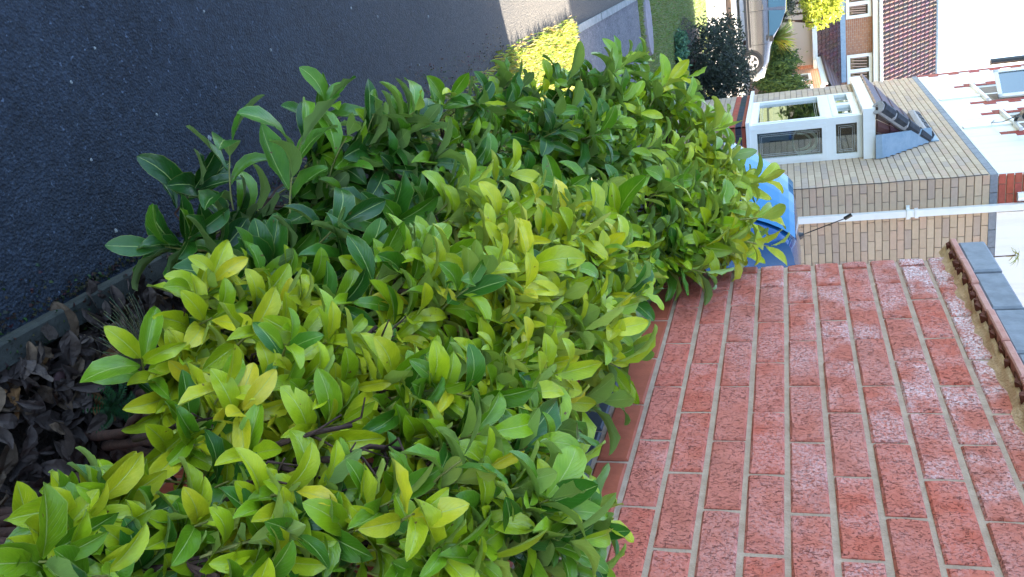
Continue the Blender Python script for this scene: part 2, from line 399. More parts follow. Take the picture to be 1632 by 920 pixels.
for k in range(-15, 10):
    kind = 'r' if k >= 0 else ('b' if k == -2 else 's')
    m = M['rustic'] if kind == 'r' else (M['bluesmooth'] if kind == 'b' else M['redsmooth'])
    z = J0 + .075*(k+.5)
    off = 2.163 if k % 2 == 0 else 2.163 + .1125
    off += 0 if k >= 0 else .03
    ymin = -.6 if k >= -4 else .3
    yy = off + .225*2
    while yy > ymin:
        a1 = min(yy-.005, WEND); a0 = yy-.220
        if a0 < WEND-.03 and a1-a0 > .03:
            me = half(kind, m, a1-a0)
            o = inst('brick', me, wall, (WX+uni(-.0012, .0012), (a0+a1)/2, z+uni(-.001, .001)))
        yy -= .225
# end-return bricks of the wall (seen edge on)
b = MB(); b.box(1.0, 1.17, WEND-.004, WEND+.006, -1.5, .40); b.build('end_face', M['rustic'], wall)
# sand mortar fillet, creasing tiles with nibs, blue coping bricks
b = MB(); ys = np.arange(-.6, 2.5, .03); pr_ = None
for i, y in enumerate(ys):
    wv = .006*math.sin(y*31)+.005*math.sin(y*83)+uni(-.004, .004)
    ring = [(WX+.003, y, .380+wv), (WX-.004, y, .386+wv*.7), (WX-.014, y, .394), (WX-.026, y, .401), (WX+.01, y, .403)]
    n = len(b.v); b.v += ring
    if i:
        for j in range(4): b.face((n-5+j, n-4+j, n+1+j, n+j))
b.build('mortar_fillet', M['mortar_sand'], wall, smooth=True)
y = 2.47
while y > -.6:
    L = .162; b = MB(); b.brick(.912, y-L+.003, y-.003, .4045, .421, 'x', .003, .26, out=uni(0, .006)); b.build('creasing_tile', M['tile_pink'], wall)
    y -= L
y = 2.47
while y > -.5:            # dark broken nibs hanging under the tiles
    L = uni(.02, .065); b = MB(); pts = []
    k = 6; prof = [uni(.002, .015) for _ in range(k)]
    for i in range(k):
        yy = y-L*i/(k-1); d = prof[i]*(1 if 0 < i < k-1 else .3)
        b.v += [(.917+uni(0, .004), yy, .4045), (.917+uni(0, .006), yy, .4045-d), (.942, yy, .4045-d*.7), (.945, yy, .4045)]
    for i in range(k-1):
        for j in range(3): n = i*4; b.face((n+j, n+j+1, n+5+j, n+4+j))
    b.face((0, 1, 2, 3)[::-1]); n = (k-1)*4; b.face((n, n+1, n+2, n+3)); b.build('tile_nib', M['nib'], wall); y -= L+uni(.008, .045)
y = 2.465
while y > -.6:
    b = MB(); b.brick(.921, y-.217, y-.004, .4245, .492, 'x', .005, .25, out=uni(-.002, .003)); b.box(.93, 1.17, y-.215, y-.006, .43, .491); b.build('coping_brick', M['blueslate'], wall); y -= .225
b = MB(); b.box(.932, 1.165, -.6, 2.462, .4215, .485); b.build('coping_mortar', M['mortar_dark'], wall)
# the house the wall belongs to (hidden behind it; throws the big shade)
nh = thing('brick_house', 'brick house standing behind the pink brick wall', 'house', 7, 0)
b = MB(); b.box(3.0, 12, -7, 5.42, -1.5, 3.6); b.build('wall', M['redcorner'], nh); 
b = MB(); b.poly([(2.7,-7.3,3.6),(2.7,5.6,3.6),(7.5,5.6,5.6),(7.5,-7.3,5.6)]); b.poly([(12.3,5.6,3.6),(12.3,-7.3,3.6),(7.5,-7.3,5.6),(7.5,5.6,5.6)])
b.poly([(2.7,5.55,3.6),(12.3,5.55,3.6),(7.5,5.55,5.6)]); b.poly([(2.7,-7.25,3.6),(12.3,-7.25,3.6),(7.5,-7.25,5.6)][::-1]); b.build('roof', M['tile_many'], nh)

# ------------------------------------------------------------------ the buff brick house
TX, TY, TE = 2.85, 9.6, 15.72       # front plane, side plane, far end
BZ0, BZ1 = 1.945, 2.02              # blue band
hs = thing('buff_brick_house', 'buff brick house with white window bay, white rendered upper storey and blue brick band', 'house', 6, 12)
b = MB(); b.box(TX+.012, 12.6, TY+.012, TE-.01, -1.5, 3.9); b.build('wall_core', M['mortar_dark'], hs)
def tancol():
    t = rnd(); base = (.53, .405, .29) if t < .45 else ((.56, .44, .315) if t < .7 else ((.47, .37, .295) if t < .9 else (.53, .385, .285)))
    k = uni(.95, 1.06); return tuple(c*k for c in base)
# side face: each brick its own part (nearest to the camera)
V = {}
def tanmesh(L):
    key = round(L, 3)
    if key not in V: V[key] = brick_variants(L, .067, 'y', 3, .0008, 2, 1, .003, .02, 'buff_brick', M['tan_one'])
    return random.choice(V[key])
cnt = 0; BXW = 4.6; zz = -1.5; course = 0
rest = MB()
while zz < BZ0-.04:
    x = TX; first = True; L = .219 if course % 2 == 0 else .105
    while x < BXW:
        if zz > -.42 and cnt < 300:
            inst('brick', tanmesh(L), hs, (x+L/2, TY+uni(-.001, .001), zz+.037), color=tancol()); cnt += 1
        else: rest.brick(TY, x, x+L, zz+.003, zz+.071, 'y', .003, .02, tancol())
        x += L+.006; L = .219
    zz += .075; course += 1
# front face bricks, one mass
zz = -1.5; course = 0
while zz < BZ0-.04:
    y = TY; L = .105 if course % 2 == 0 else .219
    while y < TE-.05:
        y1 = min(y+L, TE)
        rest.brick(TX, y, y1, zz+.003, zz+.071, 'x', .003, .02, tancol()); y += L+.006; L = .219
    zz += .075; course += 1
# bay brickwork
BX, BY0, BY1 = 2.33, 10.76, 12.86
zz = -1.5; course = 0
while zz < .92:
    if abs(zz+.75) < .01 or abs(zz+.60) < .01: c = lambda: tuple(v*uni(.9, 1.1) for v in (.42, .10, .06))
    elif abs(zz+.675) < .01: c = lambda: tuple(v*uni(.8, 1.2) for v in (.035, .045, .06))
    else: c = tancol
    if zz < -.53:
        x = BX; L = .219 if course % 2 == 0 else .105
        while x < TX-.02: x1 = min(x+L, TX-.002); rest.brick(BY0, x, x1, zz+.003, zz+.071, 'y', .003, .02, c()); x += L+.006; L = .219
        y = BY0
    else: y = 12.27
    L = .105 if course % 2 == 0 else .219
    while y < BY1-.02: y1 = min(y+L, BY1); rest.brick(BX, y, y1, zz+.003, zz+.071, 'x', .003, .02, c()); y += L+.006; L = .219
    zz += .075; course += 1
rest.build('brick_mass', M['tan_many'], hs, stuff=True)
b = MB(); b.box(BX+.012, TX+.01, BY0+.012, BY1-.01, -1.5, -.55); b.box(BX+.012, TX+.01, 12.28, BY1-.01, -.55, .93); b.build('bay_core', M['mortar_dark'], hs)
# blue string course
x = TX-.004; 
while x < 5: b = MB(); b.brick(TY-.005, x, x+.2, BZ0, BZ1, 'y', .004, .05); b.build('band_brick', M['blueslate'], hs); x += .206
y = TY+.0
b0 = .0
while y < TE: b = MB(); b.brick(TX-.005, y, min(y+.219, TE), BZ0, BZ1, 'x', .004, .05); b.build('band_brick', M['blueslate'], hs); y += .225
# thin cable that follows the corner
# red quoin bricks and white render above the band
q = MB()
zz = BZ1+.004; course = 0
while zz < 3.85:
    x = TX; L = .219 if course % 2 else .105
    while x < 3.21: x1 = min(x+L, 3.24); q.brick(TY-.002, x, x1, zz+.005, zz+.07, 'y', .003, .03, tuple(v*uni(.9, 1.1) for v in (.50, .12, .08))); x += L+.008; L = .219
    zz += .075; course += 1
q.build('red_brick_panel', M['redcorner'], hs, stuff=True)
b = MB(); b.box(3.27, 12.6, TY-.006, TY+.03, BZ1+.002, 3.9); b.build('render_panel', M['render'], hs)
b = MB(); b.box(TX+.002, TX+.4, TY-.001+.01, TY+.02, BZ1, 3.9); b.build('panel_mortar', M['mortar'], hs)
# front render with two openings
OP = [(11.35, 12.35, 2.62, 3.75), (13.2, 14.35, 2.62, 3.75)]
b = MB()
ycuts = [TY+.002] + [v for o in OP for v in o[:2]] + [TE-.12]
for i in range(0, len(ycuts), 2): b.box(TX-.006, TX+.02, ycuts[i], ycuts[i+1], BZ1+.002, 3.9)
for y0, y1, z0, z1 in OP: b.box(TX-.006, TX+.02, y0, y1, BZ1+.002, z0); b.box(TX-.006, TX+.02, y0, y1, z1, 3.9)
b.build('render_panel', M['render'], hs)
b = MB()
for k in range(12):
    z0 = BZ1+.01+k*.15; dp = .24 if k % 2 else .12
    b.box(TX-.012, TX+.02, TE-dp, TE, z0, z0+.146, tuple(v*uni(.9, 1.1) for v in (.42, .10, .08)))
for y0, y1, z0, z1 in OP:
    for k in range(14):
        z = 2.38+k*.075; dp = .22 if (k//2) % 2 else .11
        if z > 3.8: break
        for s, ye in ((1, y1), (-1, y0)):
            a, c_ = sorted((ye, ye+s*dp)); b.box(TX-.013, TX-.004, a, c_, z, z+.071, tuple(v*uni(.85, 1.1) for v in (.40, .09, .07)))
b.build('red_quoin', M['redcorner'], hs, stuff=True)
for i, (y0, y1, z0, z1) in enumerate(OP):
    wn = MB()
    for a in ((y0, y0+.06, z0, z1), (y1-.06, y1, z0, z1), (y0, y1, z0, z0+.06), (y0, y1, z1-.06, z1), ((y0+y1)/2-.03, (y0+y1)/2+.03, z0, z1)):
        wn.box(TX-.01+.02, TX+.06, *a)
    wn.box(TX-.06, TX+.0, y0-.04, y1+.04, z0-.035, z0)
    wo = wn.build('window', M['white'], hs)
    g_ = MB(); g_.box(TX+.035, TX+.04, y0+.05, y1-.05, z0+.05, z1-.05); g_.build('pane', M['glass'], wo)
    # white boarded strip below the window
    g_ = MB(); g_.box(TX-.03, TX-.004, y0+.32, y0+.44, BZ1+.03, z0-.036); g_.build('apron_board', M['white'], wo)
# open casement on the far window
ct = MB(); a = R(38); y0, z0, z1 = 13.25, 2.75, 3.70
for t0, t1, za, zb in ((0, .05, z0, z1), (.45, .5, z0, z1), (0, .5, z0, z0+.05), (0, .5, z1-.05, z1)):
    p = [(TX-.02-math.sin(a)*t, y0+math.cos(a)*t) for t in (t0, t1)]
    n = Vector((math.cos(a), math.sin(a)))*.03
    vs = [(p[0][0], p[0][1]), (p[1][0], p[1][1]), (p[1][0]-n.x, p[1][1]-n.y), (p[0][0]-n.x, p[0][1]-n.y)]
    k = len(ct.v); ct.v += [(x, y, za) for x, y in vs] + [(x, y, zb) for x, y in vs]
    for f in ((0,3,2,1),(4,5,6,7),(0,1,5,4),(1,2,6,5),(2,3,7,6),(3,0,4,7)): ct.face(tuple(k+i for i in f))
cs = ct.build('open_casement', M['white'], hs)
g_ = MB(); g_.poly([(TX-.035-math.sin(a)*.04, y0+math.cos(a)*.04, z0+.04), (TX-.035-math.sin(a)*.46, y0+math.cos(a)*.46, z0+.04), (TX-.035-math.sin(a)*.46, y0+math.cos(a)*.46, z1-.04), (TX-.035-math.sin(a)*.04, y0+math.cos(a)*.04, z1-.04)]); g_.build('pane', M['carglass'], cs)
# house roof (above the picture)
b = MB(); b.poly([(2.5,9.3,3.9),(2.5,16,3.9),(7.7,16,6.0),(7.7,9.3,6.0)]); b.poly([(12.9,16,3.9),(12.9,9.3,3.9),(7.7,9.3,6.0),(7.7,16,6.0)])
b.poly([(2.5,9.35,3.9),(12.9,9.35,3.9),(7.7,9.35,6)]); b.poly([(2.5,15.95,3.9),(12.9,15.95,3.9),(7.7,15.95,6)][::-1]); b.build('roof', M['tile_many'], hs)
b = MB(); b.tube([(2.78, 15.86, 3.15), (2.78, 15.86, 3.9)], .06, 10); b.build('far_downpipe', M['black'], hs)
# bay: sill, frames, glass
b = MB(); b.box(BX-.05, TX, BY0-.045, BY1+.03, -.545, -.50); b.build('window_sill', M['white'], hs)
def frame(axis, plane, a0, a1, z0, z1, t, d0, d1, mb):
    def bx(p, q, r, s): mb.box(*((plane+d0, plane+d1, p, q, r, s) if axis == 'x' else (p, q, plane+d0, plane+d1, r, s)))
    bx(a0, a0+t, z0, z1); bx(a1-t, a1, z0, z1); bx(a0+t, a1-t, z0, z0+t); bx(a0+t, a1-t, z1-t, z1)
    return (a0+t, a1-t, z0+t, z1-t)
def glazing(axis, plane, rect, parent, border=True, arcs=False):
    a0, a1, z0, z1 = rect; g_ = MB(); d = .03
    if axis == 'x': g_.box(plane+d, plane+d+.005, a0, a1, z0, z1)
    else: g_.box(a0, a1, plane+d, plane+d+.005, z0, z1)
    o = g_.build('pane', M['glass'], parent)
    if border:
        l = MB(); w_ = .0022
        for k in (.03, .05):
            for (p, q, r, s) in ((a0+k, a0+k+w_*1.4, z0+k, z1-k), (a1-k-w_*1.4, a1-k, z0+k, z1-k), (a0+k, a1-k, z0+k, z0+k+w_), (a0+k, a1-k, z1-k-w_, z1-k)):
                l.box(*((plane+d-.004, plane+d-.001, p, q, r, s) if axis == 'x' else (p, q, plane+d-.004, plane+d-.001, r, s)))
        l.build('lead_line', M['leadline'], parent)
    return o
# side B (towards the camera)
wb = MB(); ZT = .80
wb.box(BX-.001, BX+.055, BY0-.001, BY0+.055, -.50, ZT)                       # corner post
wb.box(TX-.03, TX, BY0, BY0+.055, -.50, ZT); wb.box(BX+.055, TX-.03, BY0+.001, BY0+.055, .395, .47); wb.box(BX+.055, TX-.03, BY0+.002, BY0+.05, -.50, -.47); wb.box(BX+.055, TX-.03, BY0+.002, BY0+.05, ZT-.03, ZT)
r1 = frame('y', BY0, BX+.056, TX-.031, -.469, .394, .052, -.008, .045, wb)
r2 = frame('y', BY0, BX+.056, TX-.031, .471, ZT-.031, .03, .003, .045, wb)
wbo = wb.build('side_window', M['white'], hs); glazing('y', BY0, r1, wbo); glazing('y', BY0, r2, wbo)
# front A
wa = MB(); A1 = 12.26
wa.box(BX+.001, BX+.055, A1-.06, A1, -.50, ZT); wa.box(BX+.001, BX+.05, BY0+.056, A1-.06, .395, .47); wa.box(BX+.002, BX+.05, BY0+.056, A1-.06, -.50, -.47); wa.box(BX+.002, BX+.05, BY0+.056, A1-.06, ZT-.03, ZT)
r3 = frame('x', BX, BY0+.057, A1-.061, -.469, .394, .06, -.008, .045, wa)
r4 = frame('x', BX, BY0+.057, (BY0+A1)/2-.01, .471, ZT-.031, .07, -.006, .045, wa)
r5 = frame('x', BX, (BY0+A1)/2-.009, A1-.061, .471, ZT-.031, .07, -.006, .045, wa)
wao = wa.build('front_window', M['white'], hs); glazing('x', BX, r3, wao)
for r_ in (r4, r5): glazing('x', BX, r_, wao, False)
lt = MB()
for r_ in (r4, r5):
    for k in (.33, .66): yy = r_[0]+(r_[1]-r_[0])*k; lt.box(BX+.024, BX+.029, yy-.006, yy+.006, r_[2], r_[3])
lt.build('lead_line', M['leadline'], wao)
# inside the bay
b = MB(); b.box(BX+.06, TX+.008, BY0+.06, BY1-.05, -.5, -.49); b.box(TX-.002, TX+.008, BY0+.06, BY1-.05, -.49, .79); b.build('inside_lining', M['darkroom'], hs)
# swagged net curtain: two nested white arcs, seen through the side pane
for rr, nm in ((.15, 0), (.10, 1)):
    b = MB(); pts = [(BX+.27+rr*1.0*math.cos(t), BY0+.062+nm*.004, .07+.21*(rr/.15)*math.sin(t)) for t in np.linspace(R(-5), R(185), 14)]
    b.tube(pts, .021 if nm == 0 else .014, 6); b.build('curtain_swag', M['curtain'], hs, smooth=True)
b = MB(); pts = [(BX+.27+.15*math.cos(t), BY0+.062, .07-.07*math.sin(t)) for t in np.linspace(0, math.pi, 10)]; b.tube(pts, .010, 6); b.build('curtain_swag', M['curtain'], hs, smooth=True)
b = MB(); b.box(BX+.13, BX+.14, 11.72, 11.82, -.28, -.20); b.box(BX+.13, BX+.14, 11.72, 11.74, -.20, -.1); b.box(BX+.13, BX+.14, 11.0, 11.25, -.42, -.2); b.build('red_ornament', M['redcloth'], hs)
b = MB(); b.box(BX+.12, BX+.125, 11.60, 11.66, -.30, -.16); b.box(BX+.12, BX+.125, 11.05, 11.10, -.42, -.22); b.build('white_card', M['curtain'], hs)
# fascia and roof of the bay
b = MB(); b.box(BX-.085, BX-.045, BY0-.09, BY1+.06, .80, .935); b.box(BX-.045, TX, BY0-.09, BY0-.05, .801, .934); b.box(BX-.045, TX-.002, BY0-.05, BY1+.05, .802, .82); b.build('fascia_board', M['white'], hs)
apx = (TX-.01, BY0+.50, 1.54); apx2 = (TX-.01, BY1-.42, 1.54); e0 = (BX-.10, BY0-.10, .94); e1 = (BX-.10, BY1+.08, .94); e2 = (TX-.005, BY0-.10, .94)
rt = MB()
def roofstrip(A, B, C, D, rows, cols, th=.02):
    A, B, C, D = map(Vector, (A, B, C, D))     # A,B along eave; D,C along top
    nrm = (B-A).cross(D-A).normalized()
    if nrm.z < 0: nrm = -nrm
    for i in range(rows):
        t0, t1 = i/rows, min(1, (i+1.12)/rows)
        for j in range(cols):
            s0, s1 = (j+.02)/cols, (j+.97)/cols
            q = [A.lerp(D, t0).lerp(B.lerp(C, t0), s0), A.lerp(D, t0).lerp(B.lerp(C, t0), s1), A.lerp(D, t1).lerp(B.lerp(C, t1), s1), A.lerp(D, t1).lerp(B.lerp(C, t1), s0)]
            up = [q[0]+nrm*th, q[1]+nrm*th, q[2]+nrm*.004, q[3]+nrm*.004]; md = [(up[0]+up[1])/2+nrm*.012, (up[2]+up[3])/2+nrm*.012]
            tone = tuple(v*uni(.8, 1.2) for v in (.105, .045, .045)); n = len(rt.v)
            rt.v += [tuple(v) for v in q[:2]+up+md]
            rt.face((n+2, n+6, n+7, n+5), tone); rt.face((n+6, n+3, n+4, n+7), tone); rt.face((n, n+1, n+3, n+6, n+2), tone)
roofstrip(e0, e2, (apx[0], apx[1], apx[2]), apx, 4, 4)
roofstrip(e0, e1, apx2, apx, 4, 12)
rt.build('roof_tile', M['tile_many'], hs, stuff=True)
# hip and top tiles, dark with pale mortar between
def ridge(A, B, n, r=.075):
    A, B = Vector(A), Vector(B)
    for i in range(n):
        p, q_ = A.lerp(B, i/n), A.lerp(B, (i+.84)/n); b = MB(); b.tube([p+Vector((0,0,.012)), q_+Vector((0,0,.012))], [r*1.05, r*.98], 8); b.build('hip_tile', m_hip, hs)
    b = MB(); b.tube([A+Vector((0, 0, -.025)), B+Vector((0, 0, -.025))], r*1.16, 8)
    b.build('hip_mortar', m_hipm, hs)
m_hip = m_soft('hip_tile', (.035, .04, .05), (.07, .075, .09), 20, .7); m_hipm = m_soft('hip_mortar', (.34, .32, .32), (.50, .47, .46), 30, .9, 60, .01)
ridge((BX-.09, BY0-.09, .985), (apx[0], apx[1], apx[2]+.04), 4, .07)
ridge((TX-.06, BY0+.55, 1.59), (TX-.06, BY1-.3, 1.59), 5, .06)
# lead flashing: stepped up the wall along the side slope
fl = MB(); N = 9
for i in range(N):
    t0, t1 = i/N, (i+1)/N
    y0 = BY0-.12+.62*t0; y1 = BY0-.12+.62*t1; z0 = .92+.62*t0; z1 = .92+.62*t1
    fl.poly([(TX-.012, y0, z0+.03), (TX-.012, y1, z1+.03), (TX-.012, y1, z0+.17), (TX-.012, y0, z0+.17)][::-1])
    w0_ = .30-.12*t0; w1_ = .30-.12*t1
    fl.poly([(TX-.012, y0-.045, z0+.085), (TX-.012, y1-.045, z1+.085), (TX-w1_, y1-.045, z1+.075), (TX-w0_, y0-.045, z0+.075)][::-1])
fl.poly([(TX-.012, BY0-.167, .93), (TX-.012, BY0-.165, 1.005), (TX-.30, BY0-.165, .995), (TX-.30, BY0-.167, .93)])
fl.build('lead_flashing', M['lead'], hs)
b = MB(); b.box(TX-.015, TX-.002, BY0+.45, BY1-.3, 1.52, 1.70); b.build('lead_flashing', M['lead'], hs)
# white downpipe on the side face
dp = MB(); dp.box(3.165, 3.235, TY-.085, TY-.02, -1.45, 3.9); d_ = dp.build('downpipe', M['white'], hs)
b = MB()
for z in (1.14, 1.22): b.box(3.155, 3.245, TY-.093, TY-.012, z, z+.035)
b.box(3.12, 3.28, TY-.02, TY-.006, 1.14, 1.175); b.build('pipe_clip', M['white'], hs)
b = MB(); b.tube([(3.10, TY-.03, 2.20), (3.10, TY-.03, 2.34)], .05, 12); b.build('vent_cap', M['white'], hs)
# cable down the corner
b = MB(); pts = [(TX-.006+.004*math.sin(z*9), TY-.008, z) for z in np.linspace(-.3, 1.93, 14)]; b.tube(pts, .005, 5); b.build('corner_cable', M['black'], hs, smooth=True)
# aerial arm on the upper front
sd = thing('satellite_arm', 'dark aerial bracket arm with small round receiver on white upper wall', 'aerial', 2.8, 11.3, 2.5)
b = MB(); b.tube([(2.86, 11.75, 2.62), (2.72, 11.6, 2.62), (2.52, 10.9, 2.55)], .022, 8); b.build('arm', M['black'], sd)
b = MB(); b.tube([(2.52, 10.95, 2.55), (2.52, 10.82, 2.53), (2.52, 10.72, 2.52)], [.02, .065, .05], 12); b.build('receiver', M['black'], sd)
b = MB(); b.tube([(2.72, 11.6, 2.6), (2.66, 11.7, 2.95)], .02, 8); b.disc((2.58, 11.68, 3.2), (-1, -.4, .25), .3, .02, 24); b.build('dish', M['black'], sd)
b = MB(); b.tube([(2.52, 10.85, 2.5), (2.68, 11.2, 2.38), (2.80, 11.7, 2.36), (2.845, 12.0, 2.45)], .005, 5); b.build('cable', M['black'], sd, smooth=True)

# spiky sprig in front of the render
def strap(mb, base, d, L, wdt, droop, tone, seg=4):
    d = Vector(d).normalized(); side = d.cross(Vector((0, 0, 1)));
    if side.length < .05: side = Vector((1, 0, 0))
    side.normalize(); p = Vector(base); prev = None; uo = []
    for i in range(seg+1):
        t = i/seg; wd = wdt*(1-t)**.6*(.5+.5*min(1, t*4)) if i < seg else .0008
        a = len(mb.v); mb.v += [tuple(p-side*wd), tuple(p+side*wd)]
        if prev is not None: mb.face((prev, prev+1, a+1, a), tone)
        prev = a; d = (d + Vector((0, 0, -droop/seg))).normalized(); p = p + d*(L/seg)
sp = thing('garden_shrub', 'small spray of yellow green leaves in front of white render beside the coping', 'plant', 3.45, 8.2)
b = MB(); b.tube([(3.3, 8.2, -1.5), (3.27, 8.22, .2), (3.22, 8.2, 1.90)], [.02, .012, .005], 6); b.build('stem', M['bark'], sp)
b = MB()
for i in range(15):
    a = uni(0, 6.28); strap(b, (3.22, 8.2, 1.90+uni(-.03, .03)), (math.cos(a), math.sin(a), uni(-.2, 1.0)), uni(.07, .14), .011, 1.0, tuple(v*uni(.8, 1.1) for v in (.42, .44, .12)))
b.build('leaves', M['fol'], sp, stuff=True)

# ------------------------------------------------------------------ far house
fh = thing('far_brick_house', 'distant orange brick house with brown tiled roof and white windows', 'house', 6, 39)
def brickmat(name, c1, c2, mo, sx=.225):
    m = mat(name, rough=.85); b = NB(m); g = b.n('NewGeometry'); s_ = b.n('SeparateXYZ'); b.l(g.outputs['Position'], s_.inputs[0])
    c = b.n('CombineXYZ'); b.l(b.math('ADD', s_.outputs[0], s_.outputs[1]), c.inputs[0]); b.l(s_.outputs[2], c.inputs[1])
    t = b.n('TexBrick'); b.l(c.outputs[0], t.inputs[0]); t.inputs['Scale'].default_value = 1
    t.inputs['Brick Width'].default_value = .225; t.inputs['Row Height'].default_value = .075; t.inputs['Mortar Size'].default_value = .008
    t.inputs['Color1'].default_value = (*c1, 1); t.inputs['Color2'].default_value = (*c2, 1); t.inputs['Mortar'].default_value = (*mo, 1)
    b.base(b.mix(b.ramp(b.noise(b.pos(), 5, 4), .35, .7), t.outputs[0], b.mix(1, t.outputs[0], (.8, .78, .78), 'MULTIPLY'))); return m
M['orange'] = brickmat('orange_brick', (.42, .19, .10), (.34, .15, .09), (.40, .32, .25))
bpy.data.objects[nh.children[0].name].data.materials[0] = brickmat('red_house_brick', (.42, .13, .09), (.36, .11, .08), (.4, .34, .28))
b = MB(); b.box(-2, 12, 37, 45, -1.5, 3.22); b.build('wall', M['orange'], fh)
b = MB(); b.box(-2.2, 12.2, 36.62, 36.99, 3.16, 3.22); b.box(-2.2, 12.2, 36.60, 36.66, 3.221, 3.40); b.build('fascia', M['white'], fh)
b = MB(); b.tube([(-2.2, 36.52, 3.42), (12.2, 36.52, 3.42)], .07, 8); b.build('gutter', M['white'], fh)
rt = MB(); rows, cols = 13, 62; PX = .165
for i in range(rows):
    z0, y0 = 3.36+i*.2+.0, 36.48+i*.315
    for j in range(cols):
        x0 = 1.2+j*PX; tone = tuple(v*uni(.75, 1.2) for v in (.13, .07, .06)); n = len(rt.v)
        pr = [(0, 0), (.03, .035), (.07, .045), (.10, .012), (.155, .0)]
        for (dx, dz) in pr: rt.v += [(x0+dx, y0, z0+dz+.035), (x0+dx, y0+.33, z0+.21+dz+.005)]
        for k in range(4): rt.face((n+2*k, n+2*k+2, n+2*k+3, n+2*k+1), tone)
        k = len(rt.v); rt.v += [(x0, y0, z0-.01), (x0+.155, y0, z0-.01)]; rt.face((k, k+1, n+8, n+6, n+4, n+2, n), tone)
rt.build('roof_tile', M['tile_many'], fh, stuff=True)
b = MB(); b.poly([(-2, 36.5, 3.34), (12.2, 36.5, 3.34), (12.2, 40.6, 5.92), (-2, 40.6, 5.92)]); b.poly([(12.2, 44.8, 3.34), (-2, 44.8, 3.34), (-2, 40.6, 5.92), (12.2, 40.6, 5.92)]); b.build('roof_deck', m_soft('roof_dark', (.05, .03, .028), (.08, .05, .045)), fh)
b = MB(); b.tube([(-2, 40.6, 5.96), (12.2, 40.6, 5.96)], .11, 8); b.build('ridge', m_soft('ridge_grey', (.2, .25, .28), (.3, .34, .36)), fh)
for (x0, x1, z0, z1) in ((5.55, 6.85, 2.2, 3.14), (3.05, 4.15, 2.2, 3.12)):
    wn = MB(); frame('y', 36.95, x0, x1, z0, z1, .12, -.02, .04, wn); wn.box((x0+x1)/2-.07, (x0+x1)/2+.07, 36.94, 36.99, z0+.12, z1-.12)
    wo = wn.build('window', M['white'], fh)
    for a, c in ((x0+.12, (x0+x1)/2-.07), ((x0+x1)/2+.07, x1-.12)):
        g_ = MB(); g_.box(a, c, 36.965, 36.98, z0+.12, z1-.12); g_.build('pane', M['carglass2'] if 'carglass2' in M else M['glass'], wo)
        g_ = MB()
        for k in range(5): g_.tube([(a+(c-a)*k/4, 36.962, z0+.15+.05*(k % 2)), (a+(c-a)*(k+.5)/4, 36.962, z1-.2)], .025, 5)
        g_.build('net_curtain', mat('far_curtain', (.45, .30, .24), .9), wo)
# lean-to along the front
b = MB(); b.box(-2, 5.5, 35.4, 37, -1.5, 1.0); b.build('porch_wall', mat('porch_white', (.62, .5, .42), .8), fh)
rt = MB()
for i in range(6):
    z0, y0 = 1.04+i*.155, 35.15+i*.30
    for j in range(40):
        x0 = 0+j*.17; n = len(rt.v); tone = tuple(v*uni(.8, 1.2) for v in (.10, .05, .045))
        rt.v += [(x0, y0, z0+.03), (x0+.06, y0, z0+.06), (x0+.16, y0, z0+.03), (x0+.16, y0+.33, z0+.165), (x0+.06, y0+.33, z0+.19), (x0, y0+.33, z0+.165), (x0, y0, z0-.02), (x0+.16, y0, z0-.02)]
        rt.face((n, n+1, n+4, n+5), tone); rt.face((n+1, n+2, n+3, n+4), tone); rt.face((n+6, n+7, n+2, n+1, n), tone)
rt.build('porch_roof_tile', M['tile_many'], fh, stuff=True)
b = MB(); b.box(0, 6.6, 36.93, 36.99, 1.98, 2.17); b.build('lead_flashing', M['lead'], fh)
b = MB(); b.box(-2, 6.8, 35.1, 35.14, .88, 1.05); b.build('porch_fascia', M['white'], fh)
# side wing
wg = thing('house_wing', 'single storey brick wing with white fascia and sloping tiled roof left of the far windows', 'building', 6, 32)
b = MB(); b.box(5.62, 9, 30.0, 35.3, -1.5, 1.04); b.build('wall', M['orange'], wg)
b = MB(); b.box(5.20, 5.26, 29.4, 36.9, .98, 1.17); b.box(5.26, 9, 29.4, 29.46, .94, 1.08); b.build('fascia', M['white'], wg)
rt = MB()
for i in range(9):
    x0, z0 = 5.15+i*.3, 1.17+i*.16
    for j in range(36):
        y0 = 29.35+j*.21; n = len(rt.v); tone = tuple(v*uni(.8, 1.2) for v in (.10, .055, .05))
        rt.v += [(x0, y0, z0+.03), (x0, y0+.1, z0+.06), (x0, y0+.2, z0+.03), (x0+.33, y0+.2, z0+.18), (x0+.33, y0+.1, z0+.2), (x0+.33, y0, z0+.18), (x0, y0, z0-.02), (x0, y0+.2, z0-.02)]
        rt.face((n, n+5, n+4, n+1), tone); rt.face((n+1, n+4, n+3, n+2), tone); rt.face((n+6, n, n+1, n+2, n+7), tone)
rt.build('roof_tile', M['tile_many'], wg, stuff=True)
b = MB(); b.poly([(5.2,29.4,1.12),(5.2,36.9,1.12),(7.8,36.9,2.5),(7.8,29.4,2.5)][::-1]); b.build('roof_deck', M['darkroom'], wg)
for y0 in (30.2, 32.6):
    wn = MB(); frame('x', 5.61, y0, y0+1.4, -.3, .75, .1, -.03, .02, wn); wo = wn.build('window', M['white'], wg)
    g_ = MB(); g_.box(5.595, 5.605, y0+.1, y0+1.3, -.2, .65); g_.build('pane', M['glass'], wo)

